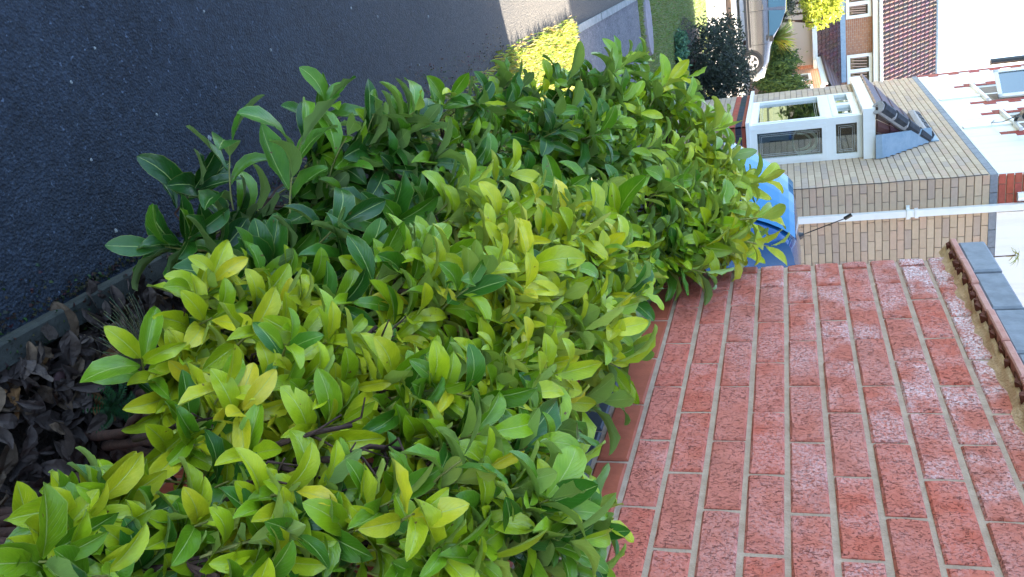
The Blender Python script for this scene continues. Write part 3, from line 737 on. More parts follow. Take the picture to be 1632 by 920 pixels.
# ------------------------------------------------------------------ vegetation helpers
def cloud(name, m, parent, blobs, n, size, cols_, up=.3, stuff=True, tip=None):
    b = MB()
    tot = sum(r[0]*r[1]*r[2] for _, r in blobs)
    for c, r in blobs:
        c = Vector(c); k = int(n*r[0]*r[1]*r[2]/tot)
        for i in range(k):
            d = Vector((random.gauss(0, 1), random.gauss(0, 1), random.gauss(0, 1))).normalized(); rr = uni(.25, 1)**.45*uni(.85, 1.12)*(1.25 if rnd() < .07 else 1)
            lump = 1+.26*math.sin(d.x*7+c.x*9)*math.cos(d.y*6+d.z*5+c.y)
            p = c+Vector((d.x*r[0], d.y*r[1], d.z*r[2]))*rr*lump
            a = Vector((random.gauss(0, 1), random.gauss(0, 1), random.gauss(0, 1)+up)).normalized(); t = a.cross(Vector((rnd(), rnd(), rnd()-.5))).normalized()
            s = size*uni(.6, 1.3); base = random.choice(cols_); k_ = uni(.75, 1.2); tone = tuple(v*k_ for v in base)
            b.poly([p-a*s, p+t*s*.35, p+a*s, p-t*s*.35], tone)
    return b.build(name, m, parent, stuff=stuff)
def stems(parent, base, tips, r=.03, name='branch'):
    b = MB()
    for t in tips:
        A = Vector(base); B = Vector(t); mid = A.lerp(B, .5)+Vector((uni(-.1, .1), uni(-.1, .1), .05))*(B-A).length*.5; b.tube([A, mid, B], [r, r*.6, r*.2], 6)
    b.build(name, M['bark'], parent)
# dark evergreen shrub in the bed
s = thing('evergreen_shrub', 'dark spreading evergreen shrub on bare soil beside the silver car', 'shrub', 2.0, 14.0)
bl = [((1.75, 13.7, -1.12), (.50, .6, .36)), ((2.15, 14.3, -1.02), (.45, .7, .42)), ((2.35, 13.8, -1.2), (.4, .5, .3)), ((1.65, 14.9, -1.0), (.35, .5, .32)), ((2.35, 15.1, -.95), (.4, .5, .36))]
cloud('foliage', M['fol'], s, bl, 11000, .034, [(.028, .04, .032), (.04, .055, .042), (.05, .07, .045)]); stems(s, (2.0, 14.1, -1.5), [c for c, _ in bl], .04)
# blue-green ground cover ribbon
s = thing('ground_cover', 'low blue green leafy edging plants along the front of the soil bed', 'plants', 2.0, 12.1)
cloud('foliage', M['fol'], s, [((1.35+i*.17, 12.25-i*.05+uni(-.05, .05), -1.42), (.13, .18, .09)) for i in range(9)], 4200, .035, [(.09, .20, .13), (.12, .24, .12), (.06, .15, .09)])
s = thing('fern', 'pale grey green feathery plant near the end of the bay wall', 'plant', 2.35, 12.5)
b = MB()
for i in range(160):
    a = uni(0, 6.28); strap(b, (2.3+uni(-.05, .05), 12.35, -1.48), (math.cos(a), math.sin(a), uni(.5, 2.2)), uni(.2, .38), .008, .9, tuple(v*uni(.7, 1.1) for v in (.20, .30, .18)))
b.build('fronds', M['fol'], s, stuff=True)
# ball in blue pot
s = thing('potted_topiary', 'round dark green ball in a blue pot by the bay corner', 'pot plant', 2.55, 13.9)
cloud('foliage', M['fol'], s, [((2.58, 13.9, -1.12), (.14, .14, .14))], 2500, .02, [(.03, .06, .025), (.05, .085, .03)])
b = MB(); b.tube([(2.58, 13.9, -1.42), (2.58, 13.9, -1.34), (2.58, 13.9, -1.24)], [.07, .09, .12], 14); b.build('pot', M['bluepot'], s)
b = MB(); b.box(2.42, 2.74, 13.75, 14.05, -1.46, -1.44); [b.tube([(x, y, -1.5), (x, y, -1.44)], .012, 6) for x in (2.44, 2.72) for y in (13.77, 14.03)]; b.build('stand', M['black'], s)
# shrubs and trees behind the silver car
s = thing('feathery_shrub', 'tall feathery green shrub behind the nose of the silver car', 'shrub', 5.2, 30.5)
bl = [((4.0+.27*i, 30.2+.25*(i % 2), -.80+.16*(i % 3)+.05*i), (.28, .4, .72+.1*(i % 2))) for i in range(6)]
cloud('foliage', M['fol'], s, bl, 12000, .06, [(.07, .12, .03), (.11, .17, .04), (.04, .08, .03)], 2); stems(s, (4.8, 30.3, -1.5), [c for c, _ in bl], .04)
s = thing('cordyline_palm', 'spiky palm with sun-side fronds coloured yellow, standing behind the silver car roof', 'palm', 3.75, 31)
b = MB(); b.tube([(3.72, 30.3, -1.5), (3.70, 30.3, -.5)], [.09, .07], 8); b.build('trunk', M['bark'], s)
b = MB()
for i in range(240):
    a = uni(0, 6.28); strap(b, (3.70, 30.3, -.55), (math.cos(a), math.sin(a), uni(.1, 2.5)), uni(.65, 1.1), .034, .7, tuple(v*uni(.7, 1.2) for v in ((.44, .42, .06) if math.cos(a) > .1 else (.20, .26, .06))))  # yellow on the sunward fronds imitates sunlight in their colour
b.build('fronds', M['grass'], s, stuff=True)
s = thing('golden_tree', 'sunlit yellow green tree in front of the far porch roof', 'tree', 3.4, 33)
bl = [((2.9, 33, .95), (.6, .8, .55)), ((3.35, 33.2, 1.5), (.4, .6, .38)), ((2.7, 33.2, 1.55), (.5, .7, .45)), ((3.55, 33, .8), (.28, .5, .3)), ((2.2, 33, .8), (.6, .7, .6)), ((3.75, 33.1, 1.15), (.2, .4, .25))]
cloud('foliage', M['grass'], s, bl, 4600, .075, [(.42, .42, .05), (.34, .38, .05), (.22, .28, .04)]); stems(s, (3.2, 33, -1.5), [c for c, _ in bl], .08, 'trunk')
s = thing('dark_bush', 'dark rounded bush between silver car roof and golden tree', 'bush', 3.3, 31.8)
cloud('foliage', M['fol'], s, [((2.9, 32, -.15), (.45, .5, .5)), ((2.3, 32, -.3), (.6, .5, .6))], 5000, .05, [(.03, .05, .025), (.06, .08, .04), (.2, .2, .18)])

# unseen trees added across the drive to darken the bay window's reflection
for k in range(7):
    s = thing('added_tree', 'added unseen broadleaf tree across the drive, number %s along the row from the camera' % ('one two three four five six seven'.split()[k]), 'tree', -18+(k % 2), -4+8*k, -1.5, 'added trees across the drive')
    bl = [((-18+(k % 2)+uni(-1, 1), -4+8*k+uni(-2.5, 2.5), uni(-.6, .6)), (1.4, 2.6, 1.0)) for _ in range(5)]
    cloud('foliage', M['fol'], s, bl, 2600, .28, [(.05, .09, .025), (.09, .13, .03), (.03, .06, .02)]); stems(s, (-18+(k % 2), -4+8*k, -1.5), [c for c, _ in bl], .16, 'trunk')

for k in range(5):  # second unseen row, added so the bay glass mirrors dark foliage
    x = -34+8*k; s = thing('added_tree', 'added unseen tree at the head of the drive, number %s of its row from the left' % ('one two three four five'.split()[k]), 'tree', x, 62+k % 2, -1.5, 'added trees at the head of the drive')
    bl = [((x+uni(-2.5, 2.5), 62+k % 2+uni(-1, 1), uni(-.5, 2.4)), (2.8, 1.8, 1.7)) for _ in range(4)]
    cloud('foliage', M['fol'], s, bl, 1800, .35, [(.05, .09, .025), (.09, .13, .03), (.03, .06, .02)]); stems(s, (x, 62+k % 2, -1.5), [c for c, _ in bl], .16, 'trunk')

# ------------------------------------------------------------------ cars
def car(th_, stations, ywid, glass_m, paint, wheels, wr, T, label_wheel=True):
    """stations: (x, z_bottom, z_belt, z_roof, halfwidth_belt, halfwidth_roof); x along the car, nose at +x; T maps local to world"""
    ring = []
    body = MB()
    for (x, zb, zm, zr, wm, wrf) in stations:
        pts = []
        half = [(wm*.90, zb), (wm*.985, zb+.08), (wm, zb+(zm-zb)*.5), (wm*.985, zm-.04), (wm*.955, zm), (wm*.955+(wrf-wm*.955)*.5, zm+(zr-zm)*.5), (wrf, zr-.03*min(1, (zr-zm)*6)), (wrf*.82, zr), (wrf*.4, zr+.012), (0, zr+.018)]
        pts = [(x, -y, z) for y, z in half] + [(x, y, z) for y, z in half[-2::-1]]
        ring.append([T(p) for p in pts])
    n = len(ring[0])
    for r_ in ring: body.v += r_
    for i in range(len(ring)-1):
        for j in range(n-1): a = i*n+j; body.face((a, a+1, a+n+1, a+n))
        body.face((i*n+n-1, i*n, (i+1)*n, (i+1)*n+n-1))
    body.face(tuple(range(n))[::-1]); body.face(tuple((len(ring)-1)*n+j for j in range(n)))
    bo = body.build('body', paint, th_, smooth=True)
    m_ = bo.modifiers.new('edge', 'EDGE_SPLIT'); m_.split_angle = R(38)
    return ring, n
def quadpart(name, m, parent, pts4, T, thick=.004, sub=None):
    b = MB(); b.poly([T(p) for p in pts4]); return b.build(name, m, parent)
def wheel(parent, c, r, T, side, hub=True):
    def W(p): return T(p)
    t = MB(); N = 28
    prof = [(r*.66, .10), (r*.9, .105), (r, .08), (r, -.08), (r*.9, -.105), (r*.66, -.10)]
    for i in range(N):
        a = 2*math.pi*i/N
        for rr, d in prof: t.v.append(W((c[0]+rr*math.cos(a), c[1]+d*side, c[2]+rr*math.sin(a))))
    for i in range(N):
        for j in range(5): a = i*6+j; e_ = ((i+1) % N)*6+j; t.face((a, a+1, e_+1, e_))
    wo = thing_part('wheel', parent)
    to = t.build('tyre', M['tyre'], parent, smooth=True)
    rm = MB()
    for i in range(N):
        a = 2*math.pi*i/N
        for rr, d in ((r*.70, .104), (r*.64, .10), (r*.60, .06)): rm.v.append(W((c[0]+rr*math.cos(a), c[1]+d*side, c[2]+rr*math.sin(a))))
    for i in range(N):
        for j in range(2): a = i*3+j; e_ = ((i+1) % N)*3+j; rm.face((a, a+1, e_+1, e_))
    for k in range(5):
        a = 2*math.pi*k/5+.3; ca, sa = math.cos(a), math.sin(a)
        for w0, w1, r0, r1 in ((.055, .04, .03, r*.64),):
            p = [(c[0]+ca*r0-sa*w0, c[1]+.095*side, c[2]+sa*r0+ca*w0), (c[0]+ca*r0+sa*w0, c[1]+.095*side, c[2]+sa*r0-ca*w0), (c[0]+ca*r1+sa*w1, c[1]+.095*side, c[2]+sa*r1-ca*w1), (c[0]+ca*r1-sa*w1, c[1]+.095*side, c[2]+sa*r1+ca*w1)]
            rm.poly([W(q) for q in p]); 
    rm.disc(W((c[0], c[1]+.095*side, c[2])), Vector(W((0, 1, 0)))-Vector(W((0, 0, 0))), .055, .03, 12)
    rm.build('rim', M['alloy'], to)
    dk = MB(); dk.disc(W((c[0], c[1]+.078*side, c[2])), Vector(W((0, 1, 0)))-Vector(W((0, 0, 0))), r*.62, .004, 20); dk.build('brake_disc', M['black'], to)
def thing_part(n, p): return None
# silver hatchback: nose towards +X
G0 = -1.44
sv = thing('silver_car', 'silver hatchback parked on the sunlit forecourt, seen from its side', 'car', 2.6, 28.5, G0)
def Ts(p): return (2.55+p[0], 28.47+p[1], G0+p[2])
st = [(-2.05, .35, .75, .80, .70, .60), (-2.0, .28, .86, 1.0, .80, .66), (-1.75, .24, .90, 1.32, .84, .60), (-1.35, .22, .91, 1.42, .85, .58), (-.5, .20, .90, 1.46, .86, .58), (.1, .20, .88, 1.42, .86, .58), (.45, .20, .87, 1.28, .86, .60), (.80, .20, .86, 1.06, .86, .64), (1.08, .20, .84, .92, .86, .68), (1.5, .22, .78, .86, .85, .66), (1.85, .24, .66, .74, .80, .58), (2.05, .30, .50, .58, .68, .48), (2.10, .34, .45, .50, .58, .42)]
car(sv, st, .86, None, M['carsilver'], None, .33, Ts)
for wx in (-1.35, 1.46):
    wheel(sv, (wx, -.79, .32), .32, Ts, -1)
    wheel(sv, (wx, .77, .32), .32, Ts, 1)
    b = MB(); pts = [(wx+.385*math.cos(a), -.864, .32+.385*math.sin(a)) for a in np.linspace(R(-20), R(200), 16)]; b.poly([Ts(p) for p in pts]); b.build('wheel_arch', M['black'], sv)
gs = MB()
for poly in ([(.88, -.80, .90), (.50, -.655, 1.22), (.12, -.595, 1.38), (.05, -.60, 1.38), (-.02, -.80, .92)], [(-.1, -.80, .92), (-.06, -.60, 1.39), (-.72, -.60, 1.40), (-.8, -.80, .93)], [(-.88, -.80, .93), (-.80, -.60, 1.40), (-1.28, -.605, 1.37), (-1.62, -.75, 1.0)]):
    gs.poly([Ts((x, y-.035, z)) for x, y, z in poly])
gs.build('side_window', M['carglass'], sv)
b = MB(); b.poly([Ts((.18, -.52, 1.425)), Ts((.98, -.62, .975)), Ts((1.0, .62, .975)), Ts((.18, .52, 1.425))]); b.build('windscreen', M['carglass'], sv)
b = MB(); b.box(*[2.55+.72, 2.55+.88], 28.47-1.0, 28.47-.85, G0+.90, G0+1.02); b.build('door_mirror', M['black'], sv)
b = MB(); b.poly([Ts(p) for p in ((1.62, -.83, .66), (2.0, -.70, .56), (1.98, -.70, .68), (1.7, -.80, .76))]); b.build('headlight', M['chrome'], sv)
b = MB(); b.box(2.55-1.0, 2.55+1.0, 28.47-.872, 28.47-.862, G0+.30, G0+.36); b.build('sill_trim', M['black'], sv)
for dx in (-.05, .95):
    b = MB(); b.box(2.55+dx, 2.55+dx+.01, 28.47-.871, 28.47-.868, G0+.30, G0+.86); b.build('door_seam', M['black'], sv)
b = MB(); b.box(2.55-.02-.2, 2.55-.02-.05, 28.47-.885, 28.47-.86, G0+.74, G0+.77); b.build('door_handle', M['carsilver'], sv)
# blue hatchback beside the buff house: tail towards the drive
bc = thing('blue_car', 'metallic blue hatchback behind the hedge beside the buff brick house', 'car', 4.1, 8.3)
ya = R(14)
def Tb(p):      # local +x = towards the tail, which points left and slightly towards the camera
    X, Y = p[0], p[1]; return (4.12-X*math.cos(ya)-Y*math.sin(ya)*1.0, 8.35-X*math.sin(ya)+Y*math.cos(ya), -1.5+p[2])
st = [(-2.0, .3, .5, .6, .7, .5), (-1.85, .25, .68, .78, .8, .6), (-1.2, .22, .85, .93, .84, .66), (-.8, .2, .9, 1.05, .85, .64), (-.2, .2, .93, 1.42, .86, .60), (.4, .2, .95, 1.50, .86, .60), (1.1, .2, .97, 1.515, .86, .60), (1.45, .22, .98, 1.50, .86, .60), (1.58, .22, .985, 1.475, .86, .60), (1.66, .22, .99, 1.43, .85, .60), (1.74, .23, .99, 1.355, .845, .61), (1.82, .24, .99, 1.255, .84, .62), (1.90, .25, .985, 1.14, .83, .64), (1.96, .26, .98, 1.04, .82, .66), (2.0, .3, .9, .96, .78, .66), (2.02, .36, .6, .66, .74, .6)]
car(bc, st, .86, None, M['carblue'], None, .32, Tb)
for wx in (-1.25, 1.35):
    wheel(bc, (wx, -.77, .31), .31, Tb, -1); wheel(bc, (wx, .77, .31), .31, Tb, 1)
    for sy in (-1, 1): b = MB(); pts = [(wx+.37*math.cos(a), sy*.868, .31+.37*math.sin(a)) for a in np.linspace(R(-20), R(200), 16)]; b.poly([Tb(p) for p in pts]); b.build('wheel_arch', M['black'], bc)
b = MB(); rw = [(1.62, 1.475, .50), (1.68, 1.43, .51), (1.76, 1.35, .53), (1.84, 1.25, .56), (1.92, 1.13, .60), (1.975, 1.03, .62)]
for (xa, za, wa_), (xb, zb, wb_) in zip(rw, rw[1:]):
    for k in range(6):
        u0, u1 = -1+k/3, -1+(k+1)/3; bl_ = lambda u: .05*(1-u*u)
        b.poly([Tb(p) for p in ((xa+bl_(u0), wa_*u0, za+.012), (xa+bl_(u1), wa_*u1, za+.012), (xb+bl_(u1), wb_*u1, zb+.012), (xb+bl_(u0), wb_*u0, zb+.012))])
b.build('rear_window', M['rearglass'], bc)
b = MB(); b.tube([Tb(p) for p in ((2.0, 0, 1.0), (2.0, .3, 1.05), (1.99, .5, 1.08))], .012, 6); b.build('wiper', M['black'], bc)
for sy in (-1, 1):
    b = MB(); b.poly([Tb((x, sy*(y+.03), z)) for x, y, z in ((-.55, .80, .98), (-.12, .64, 1.38), (.35, .62, 1.44), (.4, .80, .99))]); b.poly([Tb((x, sy*(y+.03), z)) for x, y, z in ((.48, .80, .99), (.45, .62, 1.45), (1.05, .62, 1.45), (1.15, .80, 1.0))]); b.build('side_window', M['carglass'], bc)
    pass
    b = MB(); b.poly([Tb(p) for p in ((1.98, sy*.80, .75), (1.9, sy*.85, .75), (1.9, sy*.845, 1.0), (1.97, sy*.78, 1.0))]); b.build('tail_light', mat('tail_light', (.4, .02, .02), .2), bc)
b = MB(); b.tube([(2.73, 7.7, .02), (2.72, 7.7, .06)], [.04, .02], 10); b.tube([(2.72, 7.7, .05), (2.57, 7.68, .45)], .005, 5); b.tube([(2.585, 7.68, .41), (2.55, 7.68, .47)], .018, 8); b.build('aerial', M['black'], bc)

# ------------------------------------------------------------------ grasses
def blades(mb, x, y, z, h, wdt, tone, lean=.5):
    a = uni(0, 6.28); l = uni(0, lean); c, s_ = math.cos(a), math.sin(a); px, py = -s_*wdt, c*wdt
    m1 = (x+c*h*l*.35, y+s_*h*l*.35, z+h*.6); t1 = (x+c*h*l, y+s_*h*l, z+h*(1-.25*l))
    n = len(mb.v); mb.v += [(x-px, y-py, z), (x+px, y+py, z), (m1[0]+px*.8, m1[1]+py*.8, m1[2]), (m1[0]-px*.8, m1[1]-py*.8, m1[2]), t1]
    mb.face((n, n+1, n+2, n+3), tone); mb.face((n+3, n+2, n+4), tone)
b = MB()
for i in range(15000):
    y = uni(3.0, 6.33); left = .44 if y > 4.4 else .5
    x = left + (uni(0, 1)**1.3)*(1.0 if y > 4 else .7) + uni(-.03, .03)
    if x < .47+.03*math.sin(y*9) and rnd() < .6: x += .05
    t = rnd(); tone = (.40, .42, .07) if t < .5 else ((.20, .26, .05) if t < .8 else (.42, .36, .16))
    blades(b, x, y, -1.5, uni(.018, .055), .004, tuple(v*uni(.7, 1.15) for v in tone), .8)
b.build('rough_grass', M['grass'], kind='stuff', label='rough yellow green grass strip at the edge of the driveway', cat='grass')
b = MB()
for i in range(600):   # dry stems and debris creeping onto the asphalt
    y = uni(2.3, 4.6); x = .47+random.gauss(0, .05)-(.05 if y > 3 else 0)
    blades(b, x, y, -1.5, uni(.004, .014), .003, tuple(v*uni(.4, 1.1) for v in (.14, .11, .07)), 2.2)
for i in range(1600):   # moss and dirt gathered against the edging
    y = uni(.9, 3.0); x = .505-abs(random.gauss(0, .02))*(1.6 if sin(y*7)+sin(y*17) > .6 else .6) if i % 3 else .54+random.gauss(0, .02)
    zb = -1.5 if x < .514 else -1.473
    blades(b, x, y, zb, uni(.003, .010), .0035, tuple(v*uni(.4, 1.2) for v in ((.05, .04, .028) if rnd() < .75 else (.05, .075, .025))), 2.0)
b.build('dry_debris', M['grass'], kind='stuff', label='dry brown debris scattered where the driveway meets the bed', cat='debris')
b = MB()
for i in range(26000):
    y = 9.38+8.3*uni(0, 1)**1.3; x = .5+uni(0, 1)*(2.3+.12*(y-9.4))
    if y > 12 and x > 1.2+.1*(y-12) and y < 16: continue
    if (x-.86)**2/.14+(y-9.86)**2/.055 < 1: continue
    t = rnd(); tone = (.16, .22, .06) if t < .6 else ((.22, .26, .09) if t < .9 else (.28, .27, .14))
    blades(b, x, y, -1.5, uni(.015, .04), .005, tuple(v*uni(.8, 1.2) for v in tone), .8)
b.build('lawn_grass', M['grass'], kind='stuff', label='short green lawn beside the buff house', cat='grass')

# ------------------------------------------------------------------ laurel hedge
def leafmesh(seed, W=.2, name='leaf'):
    rs = random.Random(seed); fold = rs.uniform(.25, .95); curl = rs.uniform(.1, 1.5)*(1 if rs.random() < .8 else -.5); tw = rs.uniform(-.8, .8); wav = rs.uniform(0, .035); W = rs.uniform(.205, .26)
    ts = [0, .07, .2, .37, .55, .72, .86, .95, 1.0]; vs = []; uvs = []
    p = Vector((0, 0, 0)); ang = 0; prevt = 0
    cen = []
    for t in ts:
        dt = t-prevt; ang = -curl*(t**1.5); p = p+Vector((0, math.cos(ang), math.sin(ang)))*dt; prevt = t; cen.append((p.copy(), ang))
    def wd(t): return W*(math.sin(math.pi*min(1, max(0, t))**1.2)**.70) if 0 < t < 1 else .004
    for i, t in enumerate(ts):
        c, an = cen[i]; w_ = wd(t)
        for k, u in enumerate((-1, -.5, 0, .5, 1)):
            side = abs(u)*w_; h = side*math.sin(fold)*(1-.25*abs(u)) + wav*math.sin(t*17+u*2)*abs(u)
            sx = (1 if u >= 0 else -1)*side*math.cos(fold); a2 = tw*t
            x = sx*math.cos(a2)-h*math.sin(a2); hh = sx*math.sin(a2)+h*math.cos(a2)
            vs.append((c.x+x, c.y-hh*math.sin(an), c.z+hh*math.cos(an))); uvs.append((.5+u*.5, t))
    fs = []
    for i in range(len(ts)-1):
        for k in range(4): a = i*5+k; fs.append((a, a+1, a+6, a+5))
    return vs, fs, uvs
LV = [leafmesh(s) for s in range(16)]
LM = []
for k, (vs, fs, uvs) in enumerate(LV):
    me = bpy.data.meshes.new('laurel_leaf'); me.from_pydata(vs, [], fs); ul = me.uv_layers.new(name='UVMap')
    for lp in me.loops: ul.data[lp.index].uv = uvs[lp.vertex_index]
    me.materials.append(M['leaf']); me.polygons.foreach_set('use_smooth', [True]*len(me.polygons)); me.update(); LM.append(me)
LVn = [(np.array(v), f, np.array(u)) for v, f, u in LV]
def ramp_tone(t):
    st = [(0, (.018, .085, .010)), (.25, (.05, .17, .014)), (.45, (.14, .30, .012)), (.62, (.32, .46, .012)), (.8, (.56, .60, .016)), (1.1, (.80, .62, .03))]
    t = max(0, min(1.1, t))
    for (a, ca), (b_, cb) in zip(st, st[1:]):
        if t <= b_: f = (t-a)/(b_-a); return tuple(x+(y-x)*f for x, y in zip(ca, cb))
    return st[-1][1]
def project(p):
    q = Vector(p); z = q.dot(Fv); return (816 + 1335.1*q.dot(U2)/z, 460 + 1335.1*q.dot(R2)/z, z) if z > .05 else (-9999, -9999, z)

# laurel shrubs: leafy masses (x, y, z, radius, yellowness, shoots) and single long shoots (from, to, leaf length, yellowness, leaves)
BL = {
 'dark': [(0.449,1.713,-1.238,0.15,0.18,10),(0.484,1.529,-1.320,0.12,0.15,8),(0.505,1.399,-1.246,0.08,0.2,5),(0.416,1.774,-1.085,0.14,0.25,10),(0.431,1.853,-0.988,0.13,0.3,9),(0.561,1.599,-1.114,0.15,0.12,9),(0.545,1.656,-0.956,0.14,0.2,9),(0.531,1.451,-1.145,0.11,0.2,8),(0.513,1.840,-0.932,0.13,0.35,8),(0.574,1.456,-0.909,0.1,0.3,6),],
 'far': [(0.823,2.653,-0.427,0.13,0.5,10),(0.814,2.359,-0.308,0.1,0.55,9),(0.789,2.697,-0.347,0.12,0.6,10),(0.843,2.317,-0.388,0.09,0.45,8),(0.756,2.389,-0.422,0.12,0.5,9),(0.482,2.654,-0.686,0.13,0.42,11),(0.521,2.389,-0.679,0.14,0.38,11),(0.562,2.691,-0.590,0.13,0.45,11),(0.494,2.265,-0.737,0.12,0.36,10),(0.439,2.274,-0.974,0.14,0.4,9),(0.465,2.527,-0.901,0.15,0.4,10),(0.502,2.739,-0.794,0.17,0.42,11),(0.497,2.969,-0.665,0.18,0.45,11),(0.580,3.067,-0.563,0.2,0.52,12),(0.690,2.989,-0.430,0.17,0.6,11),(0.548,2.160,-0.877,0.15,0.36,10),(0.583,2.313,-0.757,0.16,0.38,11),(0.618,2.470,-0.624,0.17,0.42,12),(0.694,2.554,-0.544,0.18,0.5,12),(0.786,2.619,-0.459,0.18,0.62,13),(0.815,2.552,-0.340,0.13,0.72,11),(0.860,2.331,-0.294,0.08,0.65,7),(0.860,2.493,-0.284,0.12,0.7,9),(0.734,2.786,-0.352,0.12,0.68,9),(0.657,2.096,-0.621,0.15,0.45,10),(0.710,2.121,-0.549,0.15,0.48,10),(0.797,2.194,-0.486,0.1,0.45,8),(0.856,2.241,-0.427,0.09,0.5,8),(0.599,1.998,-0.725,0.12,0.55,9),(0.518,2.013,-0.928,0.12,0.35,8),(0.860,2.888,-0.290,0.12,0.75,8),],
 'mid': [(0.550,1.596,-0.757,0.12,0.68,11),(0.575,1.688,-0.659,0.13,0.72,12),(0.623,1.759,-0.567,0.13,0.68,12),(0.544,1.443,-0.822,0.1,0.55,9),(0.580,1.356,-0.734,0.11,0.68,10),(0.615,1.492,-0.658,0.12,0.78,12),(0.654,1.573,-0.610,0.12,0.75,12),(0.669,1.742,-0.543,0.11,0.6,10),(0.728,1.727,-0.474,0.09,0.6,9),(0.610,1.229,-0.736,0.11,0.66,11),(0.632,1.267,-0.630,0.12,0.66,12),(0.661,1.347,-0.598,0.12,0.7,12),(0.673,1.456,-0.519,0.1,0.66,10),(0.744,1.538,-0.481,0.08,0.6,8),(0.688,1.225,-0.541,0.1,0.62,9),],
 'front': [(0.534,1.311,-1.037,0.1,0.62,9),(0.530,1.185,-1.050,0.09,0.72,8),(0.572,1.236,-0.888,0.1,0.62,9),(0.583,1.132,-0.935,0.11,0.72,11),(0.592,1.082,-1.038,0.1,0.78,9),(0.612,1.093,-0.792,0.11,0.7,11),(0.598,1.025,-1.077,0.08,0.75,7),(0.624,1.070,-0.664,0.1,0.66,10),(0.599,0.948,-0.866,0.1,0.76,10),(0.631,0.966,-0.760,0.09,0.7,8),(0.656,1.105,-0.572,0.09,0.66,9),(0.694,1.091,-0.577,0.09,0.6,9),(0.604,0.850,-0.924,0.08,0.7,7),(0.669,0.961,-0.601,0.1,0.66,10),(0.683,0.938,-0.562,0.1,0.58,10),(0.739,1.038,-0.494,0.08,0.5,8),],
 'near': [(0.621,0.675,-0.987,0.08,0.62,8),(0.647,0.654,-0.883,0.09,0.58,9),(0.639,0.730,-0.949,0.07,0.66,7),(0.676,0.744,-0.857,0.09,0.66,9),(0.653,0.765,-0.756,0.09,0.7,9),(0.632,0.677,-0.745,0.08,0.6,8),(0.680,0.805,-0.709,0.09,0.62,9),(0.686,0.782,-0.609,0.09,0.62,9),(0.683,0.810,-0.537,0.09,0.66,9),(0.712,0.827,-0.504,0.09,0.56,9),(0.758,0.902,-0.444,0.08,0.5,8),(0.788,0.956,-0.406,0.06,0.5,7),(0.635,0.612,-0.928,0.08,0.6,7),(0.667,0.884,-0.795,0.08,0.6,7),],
}
SP = {
 'dark': [(0.394,1.498,-1.161, 0.257,1.515,-1.173, 0.13,0.3,5),(0.416,1.514,-1.033, 0.252,1.548,-1.029, 0.135,0.25,7),(0.383,1.794,-0.991, 0.268,1.816,-0.965, 0.11,0.35,5),(0.418,1.912,-0.942, 0.330,1.928,-0.903, 0.09,0.35,6),(0.404,1.661,-1.020, 0.290,1.687,-0.982, 0.12,0.4,3),(0.454,1.408,-1.186, 0.426,1.362,-1.250, 0.12,0.15,6),(0.477,1.431,-0.944, 0.417,1.442,-0.889, 0.12,0.15,6),],
 'far': [(0.451,2.709,-0.600, 0.351,2.735,-0.547, 0.13,0.45,7),(0.428,2.669,-0.735, 0.356,2.684,-0.680, 0.12,0.4,6),(0.526,2.902,-0.460, 0.448,2.915,-0.418, 0.12,0.6,6),(0.405,2.519,-0.858, 0.325,2.515,-0.863, 0.1,0.4,5),(0.756,2.297,-0.147, 0.748,2.288,-0.087, 0.09,0.8,5),(0.780,2.181,-0.127, 0.793,2.160,-0.076, 0.08,0.75,5),(0.822,2.153,-0.310, 0.853,2.131,-0.243, 0.09,0.45,6),(0.611,1.920,-0.401, 0.592,1.888,-0.416, 0.12,0.4,6),(0.621,2.760,-0.276, 0.583,2.757,-0.234, 0.1,0.7,6),(0.395,2.254,-0.967, 0.345,2.239,-0.970, 0.09,0.4,5),],
 'mid': [(0.719,1.693,-0.462, 0.708,1.695,-0.376, 0.12,0.55,8),(0.764,1.563,-0.455, 0.784,1.553,-0.368, 0.12,0.52,8),(0.719,1.472,-0.443, 0.772,1.448,-0.356, 0.12,0.55,7),(0.522,1.280,-0.687, 0.497,1.273,-0.638, 0.1,0.75,6),(0.529,1.305,-0.765, 0.468,1.306,-0.737, 0.09,0.5,6),(0.562,1.447,-0.499, 0.529,1.428,-0.495, 0.1,0.9,6),],
 'front': [(0.795,1.366,-0.464, 0.801,1.365,-0.365, 0.11,0.45,8),(0.492,1.159,-1.046, 0.450,1.146,-1.034, 0.09,0.7,5),(0.552,1.116,-0.788, 0.529,1.103,-0.756, 0.1,0.72,6),],
 'near': [(0.715,0.889,-0.414, 0.664,0.902,-0.343, 0.1,0.42,9),(0.738,0.868,-0.385, 0.711,0.874,-0.305, 0.1,0.42,7),(0.567,0.591,-0.884, 0.548,0.580,-0.847, 0.095,0.5,6),(0.607,0.753,-0.474, 0.584,0.737,-0.453, 0.07,0.85,5),(0.678,0.796,-0.978, 0.617,0.795,-0.961, 0.09,0.6,5),(0.709,0.965,-0.462, 0.635,0.984,-0.398, 0.1,0.42,6)],
}
LAB = {
 'dark': ('laurel_shrub', 'dark green large leaved laurel leaning over the shaded asphalt and kerb'),
 'far': ('laurel_shrub', 'farthest laurel of the hedge, reaching the end of the brick wall and the blue car'),
 'mid': ('laurel_shrub', 'yellow green laurel in the middle of the hedge with bright tips against the brick wall'),
 'front': ('laurel_shrub', 'yellow leaved laurel with bare brown branches above the dead leaf litter'),
 'near': ('laurel_shrub', 'nearest laurel of the hedge, low beside the wall foot, with large glossy leaves'),
}
LSZ = {'dark': .112, 'far': .092, 'mid': .083, 'front': .079, 'near': .077}
BASE = {'dark': (.74, 1.80), 'far': (.72, 2.75), 'mid': (.76, 1.75), 'front': (.84, 1.62), 'near': (.80, .95)}
